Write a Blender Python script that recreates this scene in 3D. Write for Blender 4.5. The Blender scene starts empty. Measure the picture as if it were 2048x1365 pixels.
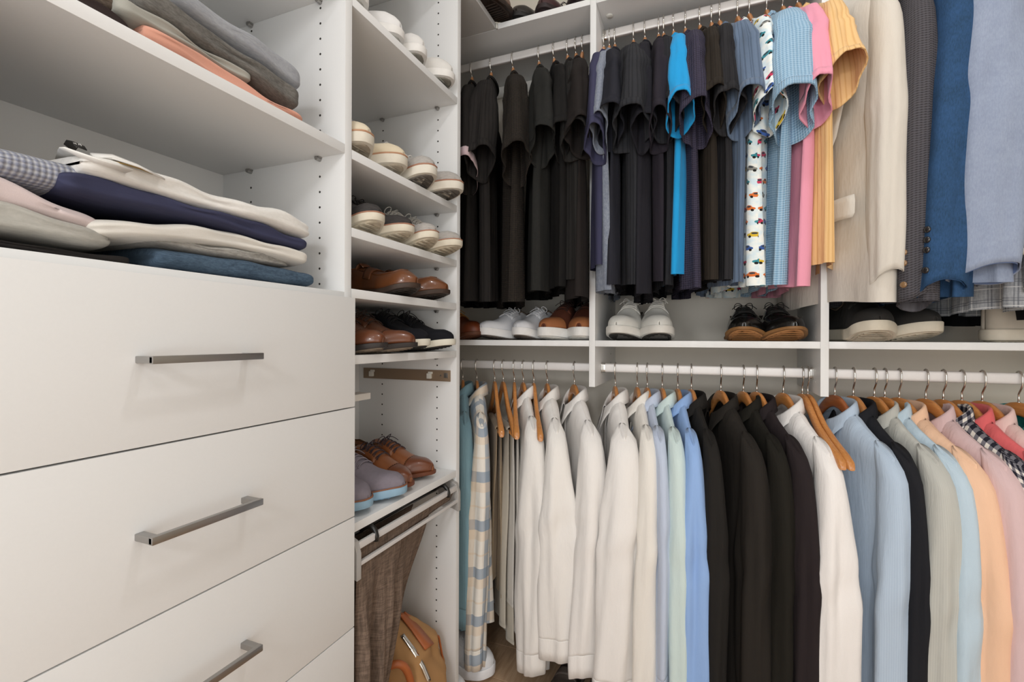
import bpy, bmesh, math, random
import numpy as np
from mathutils import Vector, Matrix

# ---------------------------------------------------------------- camera, light, exposure
C = bpy.context.scene.collection
SC = bpy.context.scene
CZ = 1.12                                   # eye height above the floor
YAW = math.radians(22.26)
cam_d = bpy.data.cameras.new('camera')
cam = bpy.data.objects.new('camera', cam_d); C.objects.link(cam)
cam_d.sensor_width = 36.0
cam_d.lens = 955.0 / 2048.0 * 36.0
cam_d.shift_y = -5.5 / 2048.0
cam_d.clip_start = 0.02
cam.matrix_world = (Matrix.Translation((0, 0, CZ)) @ Matrix.Rotation(YAW, 4, 'Z')
                    @ Matrix.Rotation(math.radians(90), 4, 'X') @ Matrix.Rotation(math.radians(0.2), 4, 'Z'))
SC.camera = cam

w = bpy.data.worlds.new('world'); SC.world = w; w.use_nodes = True
w.node_tree.nodes['Background'].inputs[0].default_value = (1.0, 0.97, 0.94, 1)
w.node_tree.nodes['Background'].inputs[1].default_value = 0.3

def area(name, loc, size, power, col=(0.98, 0.985, 1.0), aim=None, shape='DISK', spread=180):
    l = bpy.data.lights.new(name, 'AREA'); l.shape = shape; l.size = size; l.energy = power; l.color = col
    l.spread = math.radians(spread)
    o = bpy.data.objects.new(name, l); C.objects.link(o); o.location = loc
    if aim is not None:
        o.rotation_euler = (Vector(aim) - Vector(loc)).to_track_quat('-Z', 'Y').to_euler()
    return o
CEIL = 2.72
area('ceiling_light', (0.15, 0.70, CEIL - 0.03), 0.13, 5.5)
area('ceiling_light', (0.95, 0.30, CEIL - 0.03), 0.13, 2.2)
area('ceiling_light', (0.25, -0.75, CEIL - 0.03), 0.13, 3.0)
# soft fill added behind the camera to brighten the back bays; no door stands here
area('rear_fill_light', (-0.05, -1.6, 1.15), 1.8, 34.0, (0.92, 0.965, 1.0), aim=(-0.1, 1.4, 1.05), shape='SQUARE')
area('right_fill_light', (1.50, -0.55, 1.05), 1.7, 12.0, (0.94, 0.97, 1.0), aim=(-0.6, 0.6, 1.0), shape='SQUARE')  # added soft fill from the right for the shelf interiors; no window here
area('room_light', (0.10, -1.55, 2.12), 0.30, 12.0, (0.97, 0.98, 1.0), aim=(0.1, 1.6, 1.1))

SC.view_settings.view_transform = 'Standard'
SC.view_settings.look = 'None'
SC.view_settings.gamma = 1.0
SC.view_settings.use_curve_mapping = False
SC.view_settings.exposure = -0.20

# ---------------------------------------------------------------- helpers
PI = math.pi
F = 955.0
cy, sy = math.cos(YAW), math.sin(YAW)
def ray(px):
    u = (px - 1024.0) / F
    return (-sy + u * cy, cy + u * sy)
def x_at_y(px, y):
    d = ray(px); return d[0] * y / d[1]
def y_at_x(px, x):
    d = ray(px); return d[1] * x / d[0]

def lin(c):
    if isinstance(c, str):
        c = c.lstrip('#'); c = [int(c[i:i + 2], 16) / 255 for i in (0, 2, 4)]
    return tuple([(v / 12.92 if v <= 0.04045 else ((v + 0.055) / 1.055) ** 2.4) for v in c]) + (1.0,)

def tag(o, label=None, cat=None, group=None, kind=None):
    if label: o['label'] = label
    if cat: o['category'] = cat
    if group: o['group'] = group
    if kind: o['kind'] = kind
    return o

def empty(name, loc=(0, 0, 0), rz=0.0, label=None, cat=None, group=None):
    o = bpy.data.objects.new(name, None); C.objects.link(o)
    o.empty_display_size = 0.05
    o.location = loc; o.rotation_euler = (0, 0, rz)
    return tag(o, label, cat, group)

class MB:
    """vertex / face collector that becomes one mesh"""
    def __init__(s): s.v = []; s.f = []; s.uv = []; s.n = 0
    def add(s, verts, faces, uvs=None):
        verts = np.asarray(verts, float).reshape(-1, 3)
        s.v.append(verts)
        if uvs is None: uvs = [[(verts[i][1] + verts[i][0], verts[i][2]) for i in f] for f in faces]
        for f, uv in zip(faces, uvs):
            s.f.append([i + s.n for i in f]); s.uv.append(uv)
        s.n += len(verts)
        return s
    def box(s, x0, x1, y0, y1, z0, z1):
        x0, x1 = sorted((x0, x1)); y0, y1 = sorted((y0, y1)); z0, z1 = sorted((z0, z1))
        v = [(x, y, z) for z in (z0, z1) for y in (y0, y1) for x in (x0, x1)]
        f = [(0, 2, 3, 1), (4, 5, 7, 6), (0, 1, 5, 4), (2, 6, 7, 3), (0, 4, 6, 2), (1, 3, 7, 5)]
        return s.add(v, f)
    def grid(s, P, close_u=True, cap0=False, cap1=False, UV=None):
        """P[rows, cols, 3]; columns wrap when close_u"""
        P = np.asarray(P, float); R, K, _ = P.shape
        if UV is None:
            du = np.linalg.norm(np.diff(P, axis=1, append=P[:, :1]), axis=2).mean(0)
            u = np.concatenate([[0], np.cumsum(du)])
            dv = np.linalg.norm(np.diff(P, axis=0), axis=2).mean(1)
            v = np.concatenate([[0], np.cumsum(dv)])
        else: u, v = UV
        fs, us = [], []
        KK = K if close_u else K - 1
        for r in range(R - 1):
            for k in range(KK):
                k2 = (k + 1) % K
                fs.append((r * K + k, r * K + k2, (r + 1) * K + k2, (r + 1) * K + k))
                us.append([(u[k], v[r]), (u[k + 1], v[r]), (u[k + 1], v[r + 1]), (u[k], v[r + 1])])
        if cap0: fs.append(tuple(range(K))[::-1]); us.append([(u[k], v[0]) for k in range(K)][::-1])
        if cap1: fs.append(tuple((R - 1) * K + k for k in range(K))); us.append([(u[k], v[-1]) for k in range(K)])
        return s.add(P.reshape(-1, 3), fs, us)
    def tube(s, pts, r, seg=10, cap=True, flat=1.0, closed=False):
        pts = [Vector(p) for p in pts]; n = len(pts)
        rs = r if hasattr(r, '__len__') else [r] * n
        rows = []; up = None
        for i, p in enumerate(pts):
            if closed: t = (pts[(i + 1) % n] - pts[i - 1]).normalized()
            else: t = (pts[min(i + 1, n - 1)] - pts[max(i - 1, 0)]).normalized()
            if up is None:
                up = Vector((0, 0, 1)) if abs(t.z) < 0.9 else Vector((0, 1, 0))
            sd = t.cross(up).normalized(); up = sd.cross(t).normalized()
            rows.append([tuple(p + sd * math.cos(2 * PI * k / seg) * rs[i] + up * math.sin(2 * PI * k / seg) * rs[i] * flat) for k in range(seg)])
        if closed: rows.append(rows[0])
        return s.grid(rows, True, cap and not closed, cap and not closed)
    def cyl(s, c, axis, r, h, seg=16, r2=None):
        c = Vector(c); ax = Vector(axis).normalized()
        q = ax.to_track_quat('Z', 'Y')
        r2 = r if r2 is None else r2
        rows = []
        for (zz, rr) in ((-h / 2, r), (h / 2, r2)):
            rows.append([tuple(c + q @ Vector((math.cos(2 * PI * k / seg) * rr, math.sin(2 * PI * k / seg) * rr, zz))) for k in range(seg)])
        return s.grid(rows, True, True, True)
    def lathe(s, prof, seg=24, c=(0, 0, 0), axis=(0, 0, 1)):
        q = Vector(axis).normalized().to_track_quat('Z', 'Y'); c = Vector(c)
        rows = [[tuple(c + q @ Vector((math.cos(2 * PI * k / seg) * r, math.sin(2 * PI * k / seg) * r, z))) for k in range(seg)] for r, z in prof]
        return s.grid(rows, True, prof[0][0] > 1e-5, prof[-1][0] > 1e-5)
    def mesh(s, name, smooth=True, bevel=0.0, sharp=None):
        me = bpy.data.meshes.new(name)
        V = np.concatenate(s.v) if s.v else np.zeros((0, 3))
        me.from_pydata([tuple(p) for p in V], [], s.f)
        uvl = me.uv_layers.new(name='UVMap')
        flat = np.array([c for fuv in s.uv for uvp in fuv for c in uvp], dtype=np.float32)
        uvl.data.foreach_set('uv', flat)
        if bevel or True:
            bm = bmesh.new(); bm.from_mesh(me)
            bmesh.ops.recalc_face_normals(bm, faces=bm.faces)
            if bevel:
                es = [e for e in bm.edges if len(e.link_faces) == 2 and e.calc_face_angle(0) > 0.6]
                bmesh.ops.bevel(bm, geom=es, offset=bevel, segments=2, profile=0.6, affect='EDGES', clamp_overlap=True)
            bm.to_mesh(me); bm.free()
        if smooth:
            me.polygons.foreach_set('use_smooth', [True] * len(me.polygons))
            if sharp or bevel:
                me.set_sharp_from_angle(angle=math.radians(sharp or 40))
        return me
    def obj(s, name, mat, parent=None, smooth=True, bevel=0.0, sharp=None, world=False, kind=None, label=None):
        me = s.mesh(name, smooth, bevel, sharp)
        return mobj(name, me, mat, parent, world, kind, label)

def mobj(name, me, mat, parent=None, world=False, kind=None, label=None):
    if mat and not me.materials: me.materials.append(mat)
    o = bpy.data.objects.new(name, me); C.objects.link(o)
    if parent is not None:
        o.parent = parent
        if world:
            p = parent; off = Vector((0, 0, 0))
            while p: off += Vector(p.location); p = p.parent
            o.location = -off
    return tag(o, label, None, None, kind)

def solid(o, th, off=1.0):
    m = o.modifiers.new('solidify', 'SOLIDIFY'); m.thickness = th; m.offset = off
    return o
def subd(o, n=1):
    m = o.modifiers.new('subsurf', 'SUBSURF'); m.levels = n; m.render_levels = n
    return o
def ss(a, b, x):
    t = np.clip((np.asarray(x, float) - a) / (b - a), 0, 1); return t * t * (3 - 2 * t)

# ---------------------------------------------------------------- materials
class NT:
    def __init__(s, name):
        s.m = bpy.data.materials.new(name); s.m.use_nodes = True
        s.t = s.m.node_tree; s.b = s.t.nodes['Principled BSDF']
    def n(s, typ, **kw):
        nd = s.t.nodes.new(typ)
        for k, v in kw.items(): setattr(nd, k, v)
        return nd
    def link(s, a, b): s.t.links.new(a, b)
    def math(s, op, a, b=None, c=None):
        nd = s.n('ShaderNodeMath', operation=op)
        for i, v in enumerate((a, b, c)):
            if v is None: continue
            if hasattr(v, 'links'): s.link(v, nd.inputs[i])
            else: nd.inputs[i].default_value = v
        return nd.outputs[0]
    def mix(s, f, a, b, mode='MIX'):
        nd = s.n('ShaderNodeMix', data_type='RGBA', blend_type=mode)
        for sock, v in ((nd.inputs[0], f), (nd.inputs[6], a), (nd.inputs[7], b)):
            if hasattr(v, 'links'): s.link(v, sock)
            else: sock.default_value = v
        return nd.outputs[2]
    def uv(s):
        tc = s.n('ShaderNodeTexCoord'); return tc.outputs['UV']
    def objc(s):
        tc = s.n('ShaderNodeTexCoord'); return tc.outputs['Object']
    def noise(s, vec, scale, detail=3, rough=0.5, stretch=None):
        if stretch:
            mp = s.n('ShaderNodeMapping'); mp.inputs['Scale'].default_value = stretch
            s.link(vec, mp.inputs['Vector']); vec = mp.outputs[0]
        nd = s.n('ShaderNodeTexNoise'); nd.inputs['Scale'].default_value = scale
        nd.inputs['Detail'].default_value = detail; nd.inputs['Roughness'].default_value = rough
        s.link(vec, nd.inputs['Vector']); return nd.outputs['Fac']
    def ramp(s, fac, stops):
        nd = s.n('ShaderNodeValToRGB'); s.link(fac, nd.inputs[0])
        cr = nd.color_ramp
        while len(cr.elements) < len(stops): cr.elements.new(0.5)
        for e, (p, c) in zip(cr.elements, stops): e.position = p; e.color = c
        return nd.outputs[0]
    def bump(s, h, strength=0.3, dist=0.001, prev=None):
        nd = s.n('ShaderNodeBump'); nd.inputs['Strength'].default_value = strength
        nd.inputs['Distance'].default_value = dist; s.link(h, nd.inputs['Height'])
        if prev is not None: s.link(prev, nd.inputs['Normal'])
        return nd.outputs[0]
    def set(s, **kw):
        for k, v in kw.items(): s.b.inputs[k.replace('_', ' ')].default_value = v

def sep(nt, vec):
    nd = nt.n('ShaderNodeSeparateXYZ'); nt.link(vec, nd.inputs[0]); return nd.outputs

_M = {}
def mat_plain(name, col, rough=0.5, metal=0.0, noise_amt=0.0, nscale=30, bump=0.0, coat=0.0, spec=0.5):
    if name in _M: return _M[name]
    nt = NT(name); c = lin(col)
    nt.set(Base_Color=c, Roughness=rough, Metallic=metal)
    nt.b.inputs['Coat Weight'].default_value = coat
    nt.b.inputs['Specular IOR Level'].default_value = spec
    f = nt.noise(nt.objc(), nscale, 4)
    if noise_amt:
        d = tuple(v * (1 - noise_amt) for v in c[:3]) + (1,)
        l_ = tuple(min(1, v * (1 + noise_amt)) for v in c[:3]) + (1,)
        nt.link(nt.mix(f, d, l_), nt.b.inputs['Base Color'])
    if bump: nt.link(nt.bump(f, bump, 0.0015), nt.b.inputs['Normal'])
    _M[name] = nt.m; return nt.m

def mat_wood(name, c0, c1, rough=0.32, scale=1.0, coat=0.4, axis=(12, 1.2, 12)):
    if name in _M: return _M[name]
    nt = NT(name)
    oc = nt.objc()
    f = nt.noise(oc, 22 * scale, 5, 0.6, stretch=axis)
    f2 = nt.noise(oc, 5 * scale, 2, 0.5)
    col = nt.ramp(f, [(0.25, lin(c0)), (0.75, lin(c1))])
    col = nt.mix(nt.math('MULTIPLY', f2, 0.35), col, lin(c0))
    nt.link(col, nt.b.inputs['Base Color'])
    nt.set(Roughness=rough); nt.b.inputs['Coat Weight'].default_value = coat
    nt.link(nt.bump(f, 0.05, 0.001), nt.b.inputs['Normal'])
    _M[name] = nt.m; return nt.m

def fabric(name, col, kind='plain', col2=None, rough=0.9, weave=1.0, wr=0.55):
    if name in _M: return _M[name]
    nt = NT(name); c = lin(col)
    if sum(c[:3]) < 0.16 and kind != 'gingham':          # near-black cloth reads darker than its sRGB pick
        c = tuple(v_ * 0.55 for v_ in c[:3]) + (1,)
        if col2: col2 = tuple(v_ * 0.6 for v_ in lin(col2)[:3]) + (1,)
    uv = nt.uv(); s = sep(nt, uv)
    nt.set(Roughness=rough)
    nt.b.inputs['Sheen Weight'].default_value = 0.12 if sum(c[:3]) > 0.5 else 0.0
    nt.b.inputs['Sheen Roughness'].default_value = 0.5
    nt.b.inputs['Specular IOR Level'].default_value = 0.25
    c2 = (col2 if isinstance(col2, tuple) else lin(col2)) if col2 else tuple(v * 0.7 for v in c[:3]) + (1,)
    u, v = s[0], s[1]
    soft = nt.noise(uv, 9, 3, 0.55)
    big = nt.noise(uv, 30, 3, 0.6, stretch=(1, 0.3, 1))
    fine = nt.noise(uv, 900, 2, 0.5)
    base = nt.mix(fine, tuple(x * 0.93 for x in c[:3]) + (1,), tuple(min(1, x * 1.07) for x in c[:3]) + (1,))
    h = fine; hs = 0.12 * weave; hd = 0.0006
    if kind == 'rib':
        wv = nt.math('SINE', nt.math('MULTIPLY', u, 2 * PI / 0.011))
        wv = nt.math('POWER', nt.math('MULTIPLY_ADD', wv, 0.5, 0.5), 5)
        base = nt.mix(nt.math('MULTIPLY', wv, 0.7), base, c2)
        h = nt.math('MULTIPLY', wv, -1); hs = 0.5; hd = 0.0012
    elif kind == 'finerib':
        wv = nt.math('MULTIPLY_ADD', nt.math('SINE', nt.math('MULTIPLY', u, 2 * PI / 0.0035)), 0.5, 0.5)
        base = nt.mix(nt.math('MULTIPLY', wv, 0.5), base, c2); h = wv; hs = 0.3
    elif kind == 'knit':
        q = 0.0062
        uu = nt.math('DIVIDE', u, q); vv = nt.math('DIVIDE', v, q)
        a = nt.math('SINE', nt.math('MULTIPLY', nt.math('ADD', uu, vv), PI))
        b = nt.math('SINE', nt.math('MULTIPLY', nt.math('SUBTRACT', uu, vv), PI))
        wv = nt.math('MULTIPLY_ADD', nt.math('MULTIPLY', a, b), 0.5, 0.5)
        st = nt.math('SMOOTH_MIN', nt.math('MULTIPLY', wv, 1.3), 1.0, 0.1)
        base = nt.mix(st, c2, base); h = wv; hs = 0.8; hd = 0.002
    elif kind == 'heather':
        f = nt.noise(uv, 260, 4, 0.75, stretch=(1, 0.35, 1))
        base = nt.ramp(f, [(0.36, c2), (0.64, c)]); h = f; hs = 0.2
    elif kind == 'denim':
        f = nt.noise(uv, 420, 3, 0.7, stretch=(1, 0.25, 1)); g = nt.noise(uv, 18, 3, 0.6)
        k = nt.math('ADD', nt.math('MULTIPLY', f, 0.6), nt.math('MULTIPLY', g, 0.4))
        base = nt.ramp(k, [(0.38, c), (0.62, c2)]); h = f; hs = 0.25
    elif kind == 'crossweave':
        f = nt.noise(uv, 230, 3, 0.7, stretch=(1, 0.12, 1)); g = nt.noise(uv, 230, 3, 0.7, stretch=(0.12, 1, 1))
        k = nt.math('MULTIPLY_ADD', nt.math('ADD', f, g), 0.5, 0.0)
        base = nt.ramp(k, [(0.4, c2), (0.6, c)]); h = k; hs = 0.3
    elif kind == 'gingham':
        q = 0.0105
        def sq(x): return nt.math('GREATER_THAN', nt.math('FRACT', nt.math('DIVIDE', x, 2 * q)), 0.5)
        k = nt.math('MULTIPLY', nt.math('ADD', sq(u), sq(v)), 0.5)
        base = nt.ramp(k, [(0.0, c), (0.3, c), (0.45, lin('#77757c')), (0.6, lin('#77757c')), (0.8, c2), (1, c2)])
        base.node.color_ramp.interpolation = 'CONSTANT'
    elif kind == 'plaid':
        def band(x, per, a0, a1):
            fr = nt.math('FRACT', nt.math('DIVIDE', x, per))
            return nt.math('MULTIPLY', nt.math('GREATER_THAN', fr, a0), nt.math('LESS_THAN', fr, a1))
        bl = lin('#8699ad'); orr = lin('#e2c6a4')
        base = nt.mix(nt.math('MULTIPLY', band(v, 0.155, 0.08, 0.3), 0.75), base, bl)
        base = nt.mix(nt.math('MULTIPLY', band(u, 0.125, 0.1, 0.34), 0.7), base, bl)
        base = nt.mix(nt.math('MULTIPLY', band(v, 0.155, 0.30, 0.5), 0.4), base, orr)
        base = nt.mix(nt.math('MULTIPLY', band(u, 0.125, 0.55, 0.75), 0.4), base, orr)
        base = nt.mix(nt.math('MULTIPLY', band(v, 0.155, 0.78, 0.82), 0.4), base, orr)
    elif kind == 'windowpane':
        def ln(x, per, wd):
            fr = nt.math('FRACT', nt.math('DIVIDE', x, per)); return nt.math('LESS_THAN', fr, wd)
        f = nt.noise(uv, 300, 3, 0.7, stretch=(1, 0.15, 1)); g = nt.noise(uv, 300, 3, 0.7, stretch=(0.15, 1, 1))
        k = nt.math('MULTIPLY', nt.math('ADD', f, g), 0.5)
        base = nt.ramp(k, [(0.4, c2), (0.6, c)])
        for x in (u, v):
            base = nt.mix(nt.math('MULTIPLY', ln(x, 0.042, 0.04), 0.8), base, lin('#e6e6e4'))
            base = nt.mix(nt.math('MULTIPLY', ln(nt.math('ADD', x, 0.012), 0.042, 0.05), 0.7), base, lin('#60646c'))
            base = nt.mix(nt.math('MULTIPLY', ln(nt.math('ADD', x, 0.017), 0.042, 0.05), 0.6), base, lin('#60646c'))
    elif kind == 'seersucker':
        wv = nt.math('MULTIPLY_ADD', nt.math('SINE', nt.math('MULTIPLY', nt.math('ADD', v, nt.math('MULTIPLY', big, 0.012)), 2 * PI / 0.0055)), 0.5, 0.5)
        wu = nt.math('MULTIPLY_ADD', nt.math('SINE', nt.math('MULTIPLY', u, 2 * PI / 0.007)), 0.5, 0.5)
        k = nt.math('MULTIPLY', wv, nt.math('MULTIPLY_ADD', wu, 0.6, 0.4))
        base = nt.mix(k, c, c2); h = wv; hs = 0.6; hd = 0.0012
    elif kind == 'finestripe':
        wv = nt.math('MULTIPLY_ADD', nt.math('SINE', nt.math('MULTIPLY', u, 2 * PI / 0.0042)), 0.5, 0.5)
        base = nt.mix(nt.math('MULTIPLY', wv, 0.55), base, c2)
    elif kind == 'cars':
        # rows of little generic cars printed on pale cloth
        qx, qy = 0.048, 0.036
        vy = nt.math('DIVIDE', v, qy); row = nt.math('FLOOR', vy)
        ux = nt.math('ADD', nt.math('DIVIDE', u, qx), nt.math('MULTIPLY', row, 0.37)); colm = nt.math('FLOOR', ux)
        lx = nt.math('MULTIPLY', nt.math('SUBTRACT', nt.math('FRACT', ux), 0.5), qx)
        ly = nt.math('MULTIPLY', nt.math('SUBTRACT', nt.math('FRACT', vy), 0.5), -qy)
        def ell(cx, cyy, rx_, ry_):
            a = nt.math('POWER', nt.math('ABSOLUTE', nt.math('DIVIDE', nt.math('SUBTRACT', lx, cx), rx_)), 2.4)
            b = nt.math('POWER', nt.math('ABSOLUTE', nt.math('DIVIDE', nt.math('SUBTRACT', ly, cyy), ry_)), 2.4)
            return nt.math('LESS_THAN', nt.math('ADD', a, b), 1.0)
        cv = nt.n('ShaderNodeCombineXYZ'); nt.link(colm, cv.inputs[0]); nt.link(row, cv.inputs[1])
        wn = nt.n('ShaderNodeTexWhiteNoise', noise_dimensions='2D'); nt.link(cv.outputs[0], wn.inputs['Vector'])
        cc = nt.ramp(wn.outputs['Value'], [(0.0, lin('#d8743a')), (0.17, lin('#c23a5a')), (0.34, lin('#3a5a9c')), (0.5, lin('#8a8a84')), (0.66, lin('#d8b53a')), (0.83, lin('#3c8a96'))])
        cc.node.color_ramp.interpolation = 'CONSTANT'
        pale = nt.noise(uv, 45, 2); base = nt.ramp(pale, [(0.4, lin('#eef0ea')), (0.65, lin('#cfe2ea'))])
        base = nt.mix(ell(0, 0, 0.0165, 0.0048), base, cc)
        base = nt.mix(ell(0.001, 0.004, 0.0085, 0.0045), base, cc)
        base = nt.mix(ell(0.001, 0.0045, 0.006, 0.0025), base, lin('#3a4048'))
        base = nt.mix(ell(-0.009, -0.0045, 0.0034, 0.0034), base, lin('#202020'))
        base = nt.mix(ell(0.010, -0.0045, 0.0034, 0.0034), base, lin('#202020'))
    nt.link(base, nt.b.inputs['Base Color'])
    nb = nt.bump(big, wr, 0.006)
    nb = nt.bump(h, hs, hd, nb)
    nt.link(nb, nt.b.inputs['Normal'])
    _M[name] = nt.m; return nt.m

WHITE = mat_plain('white_melamine', '#e8e8e7', 0.42, noise_amt=0.015, nscale=300, bump=0.03)
BACKW = mat_plain('wall_paint', '#e2dbcf', 0.75, noise_amt=0.02, nscale=40, bump=0.05)
CEILM = mat_plain('ceiling_paint', '#eeeae4', 0.85, noise_amt=0.01)
EDGE = mat_plain('white_edge_band', '#ebe8e2', 0.38)
HOLE = mat_plain('hole_dark', '#2c2824', 0.9)
CHROME = mat_plain('chrome', '#dcdad6', 0.12, 1.0)
NICKEL = mat_plain('brushed_nickel', '#a9a7a5', 0.33, 1.0)
ALU = mat_plain('satin_aluminium', '#dddad8', 0.5, 0.35, noise_amt=0.03, nscale=200)
HANGW = mat_wood('maple_hanger', '#b4703a', '#d99a58', 0.3)
HANGW2 = mat_wood('cherry_hanger', '#8a4a28', '#b06a3a', 0.3)
BROWNP = mat_plain('bronze_paint', '#8a7560', 0.4, 0.2)
PLASTIC = mat_plain('white_plastic', '#dedcd4', 0.4)
BLACKP = mat_plain('black_plastic', '#1c1a18', 0.3)
# ================================================================ the setting
Zr = lambda r: r + CZ                      # heights were measured from eye level
LF = -0.684                                # front plane of the left wall units
LW = -1.04                                 # their back
BF, BW = 1.493, 1.852                      # front plane / back of the units on the back wall
T19 = 0.019

def plank_material():
    nt = NT('oak_floor'); oc = nt.objc()
    f = nt.noise(oc, 7, 6, 0.62, stretch=(14, 1.6, 1)); g = nt.noise(oc, 2.2, 2, 0.5, stretch=(4, .6, 1))
    inf = nt.n('ShaderNodeObjectInfo')
    k = nt.math('ADD', nt.math('MULTIPLY', f, 0.6), nt.math('MULTIPLY', g, 0.4))
    col = nt.ramp(k, [(0.3, lin('#9a7c60')), (0.5, lin('#bf9f80')), (0.72, lin('#d8bc9e'))])
    col = nt.mix(nt.math('MULTIPLY', inf.outputs['Random'], 0.35), col, lin('#a08266'))
    nt.link(col, nt.b.inputs['Base Color']); nt.set(Roughness=0.42)
    nt.link(nt.bump(f, 0.12, 0.001), nt.b.inputs['Normal'])
    return nt.m
OAK = plank_material()

fl = MB().box(-1.06, 1.56, -1.7, BW + 0.01, -0.05, -0.012).obj('floor', mat_plain('subfloor', '#4a3a2c', 0.8), smooth=False, kind='structure')
rng = random.Random(4)
pm = {}
yy = -1.7; r = 0
PW = 0.165
while yy < BW:
    y1 = min(yy + PW, BW)
    xx = -1.05 - rng.uniform(0, 0.9)
    while xx < 1.56:
        x1 = xx + 1.2
        a, b = max(xx, -1.05), min(x1, 1.56)
        if b - a > 0.02:
            o = MB().box(a + 0.0006, b - 0.0006, yy + 0.0006, y1 - 0.0006, -0.012, 0.0).obj('floorboard', OAK, fl, smooth=False, bevel=0.0012)
        xx = x1
    yy = y1; r += 1
def wall(name, *b): return MB().box(*b).obj(name, BACKW, smooth=False, kind='structure')
wall('wall_left', -1.14, -1.05, -1.7, BW + 0.1, -0.05, CEIL)
wall('wall_back', -1.05, 1.56, BW + 0.001, BW + 0.1, -0.05, CEIL)
wall('wall_right', 1.56, 1.66, -1.7, BW + 0.1, -0.05, CEIL)
wall('wall_front', -1.14, 1.66, -1.8, -1.7, -0.05, CEIL)
MB().box(-1.14, 1.66, -1.8, BW + 0.1, CEIL, CEIL + 0.08).obj('ceiling', CEILM, smooth=False, kind='structure')
MB().box(-1.048, 1.56, BW - 0.013, BW, 0.0, 0.10).obj('baseboard_back', EDGE, smooth=True, bevel=0.003, kind='structure')

# ---------------------------------------------------------------- wall units
def panel(root, name, x0, x1, y0, y1, z0, z1, mat=WHITE, bev=0.0007, label=None):
    return MB().box(x0, x1, y0, y1, z0, z1).obj(name, mat, root, bevel=bev, world=True, label=label)

def holes(root_panel, pts, axis, r=0.0024, mat=None):
    m = MB()
    for p in pts: m.cyl(p, axis, r, 0.0006, 8)
    return m.obj('shelf_pin_holes', mat or HOLE, root_panel, smooth=False, world=True, kind='stuff')

def pin(root, x, y, z):
    m = MB().cyl((x, y, z), (0, 1, 0), 0.0045, 0.012, 12)
    m.box(x - 0.006, x + 0.006, y - 0.005, y + 0.005, z + 0.001, z + 0.005)
    return m.obj('shelf_pin', NICKEL, root, world=True, bevel=0.0004)

# --- drawer unit
DU = empty('drawer_unit', (LF, 0.46, 0), label='white drawer and shelf unit with grey bar handles at the left', cat='cabinet')
DP = panel(DU, 'side_panel', LW, LF, 0.770, 0.790, 0, Zr(1.059))
panel(DU, 'side_panel', LW, LF, 0.13, 0.149, 0, Zr(1.059))
panel(DU, 'back_panel', LW - 0.008, LW, 0.13, 0.790, 0.0, Zr(1.059))
shA = panel(DU, 'shelf', LW, LF, 0.149, 0.770, Zr(0.3755), Zr(0.3945))
shT = panel(DU, 'shelf', LW, LF, 0.149, 0.770, Zr(0.703), Zr(0.722))
cnt = panel(DU, 'counter_shelf', LW, LF, 0.149, 0.770, Zr(0.0745), Zr(0.0935))
panel(DU, 'toe_kick', LF - 0.03, LF - 0.011, 0.149, 0.770, 0, 0.09)
zs = [0.0810, -0.1413, -0.3650, -0.5900, -0.815, -1.02]
for i in range(5):
    zt, zb = Zr(zs[i]) - (0.0012 if i else 0), Zr(zs[i + 1]) + 0.0012
    d = empty('drawer', (LF, 0.455, (zt + zb) / 2)); d.parent = DU
    d.location = Vector((LF, 0.455, (zt + zb) / 2)) - DU.location
    fr = MB().box(LF + 0.0005, LF + 0.019, 0.131, 0.7805, zb, zt)
    bx = fr.mesh('drawer_front', bevel=0.0009)
    o = mobj('drawer_front', bx, WHITE, d, True)
    hz = (zt + zb) / 2 + (0.001)
    xo = LF + 0.019
    h = MB()
    for yc in (0.381, 0.529):
        h.box(xo, xo + 0.034, yc - 0.0055, yc + 0.0055, hz - 0.0045, hz + 0.0045)
    h.box(xo + 0.0275, xo + 0.035, 0.3755, 0.5345, hz - 0.0050, hz + 0.0050)
    h.obj('handle', NICKEL, d, bevel=0.0010, world=True, label='brushed grey bar handle')
hp = []
for x in (-0.7495, -0.9495):
    z = Zr(0.112)
    while z < Zr(1.02):
        if abs(z - Zr(0.385)) > 0.02 and abs(z - Zr(0.71)) > 0.02: hp.append((x, 0.7698, z))
        z += 0.032
holes(DP, hp, (0, 1, 0))
for x in (-0.7495, -0.9495):
    for zz in (0.3755, 0.703):
        pin(DU, x, 0.765, Zr(zz) - 0.004)

# --- shoe tower
TW = empty('shoe_tower', (LF, 1.02, 0), label='tall narrow white shelf tower of shoes in the corner', cat='cabinet')
TP = panel(TW, 'side_panel', LW, LF, 1.24, 1.26, 0, Zr(1.059))
panel(TW, 'back_panel', LW - 0.008, LW, 0.791, 1.259, 0, Zr(1.059))
TS = {}
for k, zt in (('s1', 0.709), ('s2', 0.3905), ('s3', 0.229), ('s4', 0.102), ('s5', -0.037), ('s6', -0.390)):
    TS[k] = Zr(zt)
    panel(TW, 'shelf', LW, LF - (0 if k != 's6' else -0.0), 0.791, 1.2395, Zr(zt - 0.019), Zr(zt))
    if k != 's6':
        for x in (-0.7495, -0.9495): pin(TW, x, 1.235, Zr(zt - 0.019) - 0.004)
hp = []
for x in (-0.7495, -0.9495):
    z = Zr(-0.85)
    while z < Zr(1.02):
        if all(abs(z - (t - 0.01)) > 0.018 for t in TS.values()) and not (-0.14 < z - CZ < -0.085): hp.append((x, 1.2398, z))
        z += 0.032
holes(TP, hp, (0, 1, 0))
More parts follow.
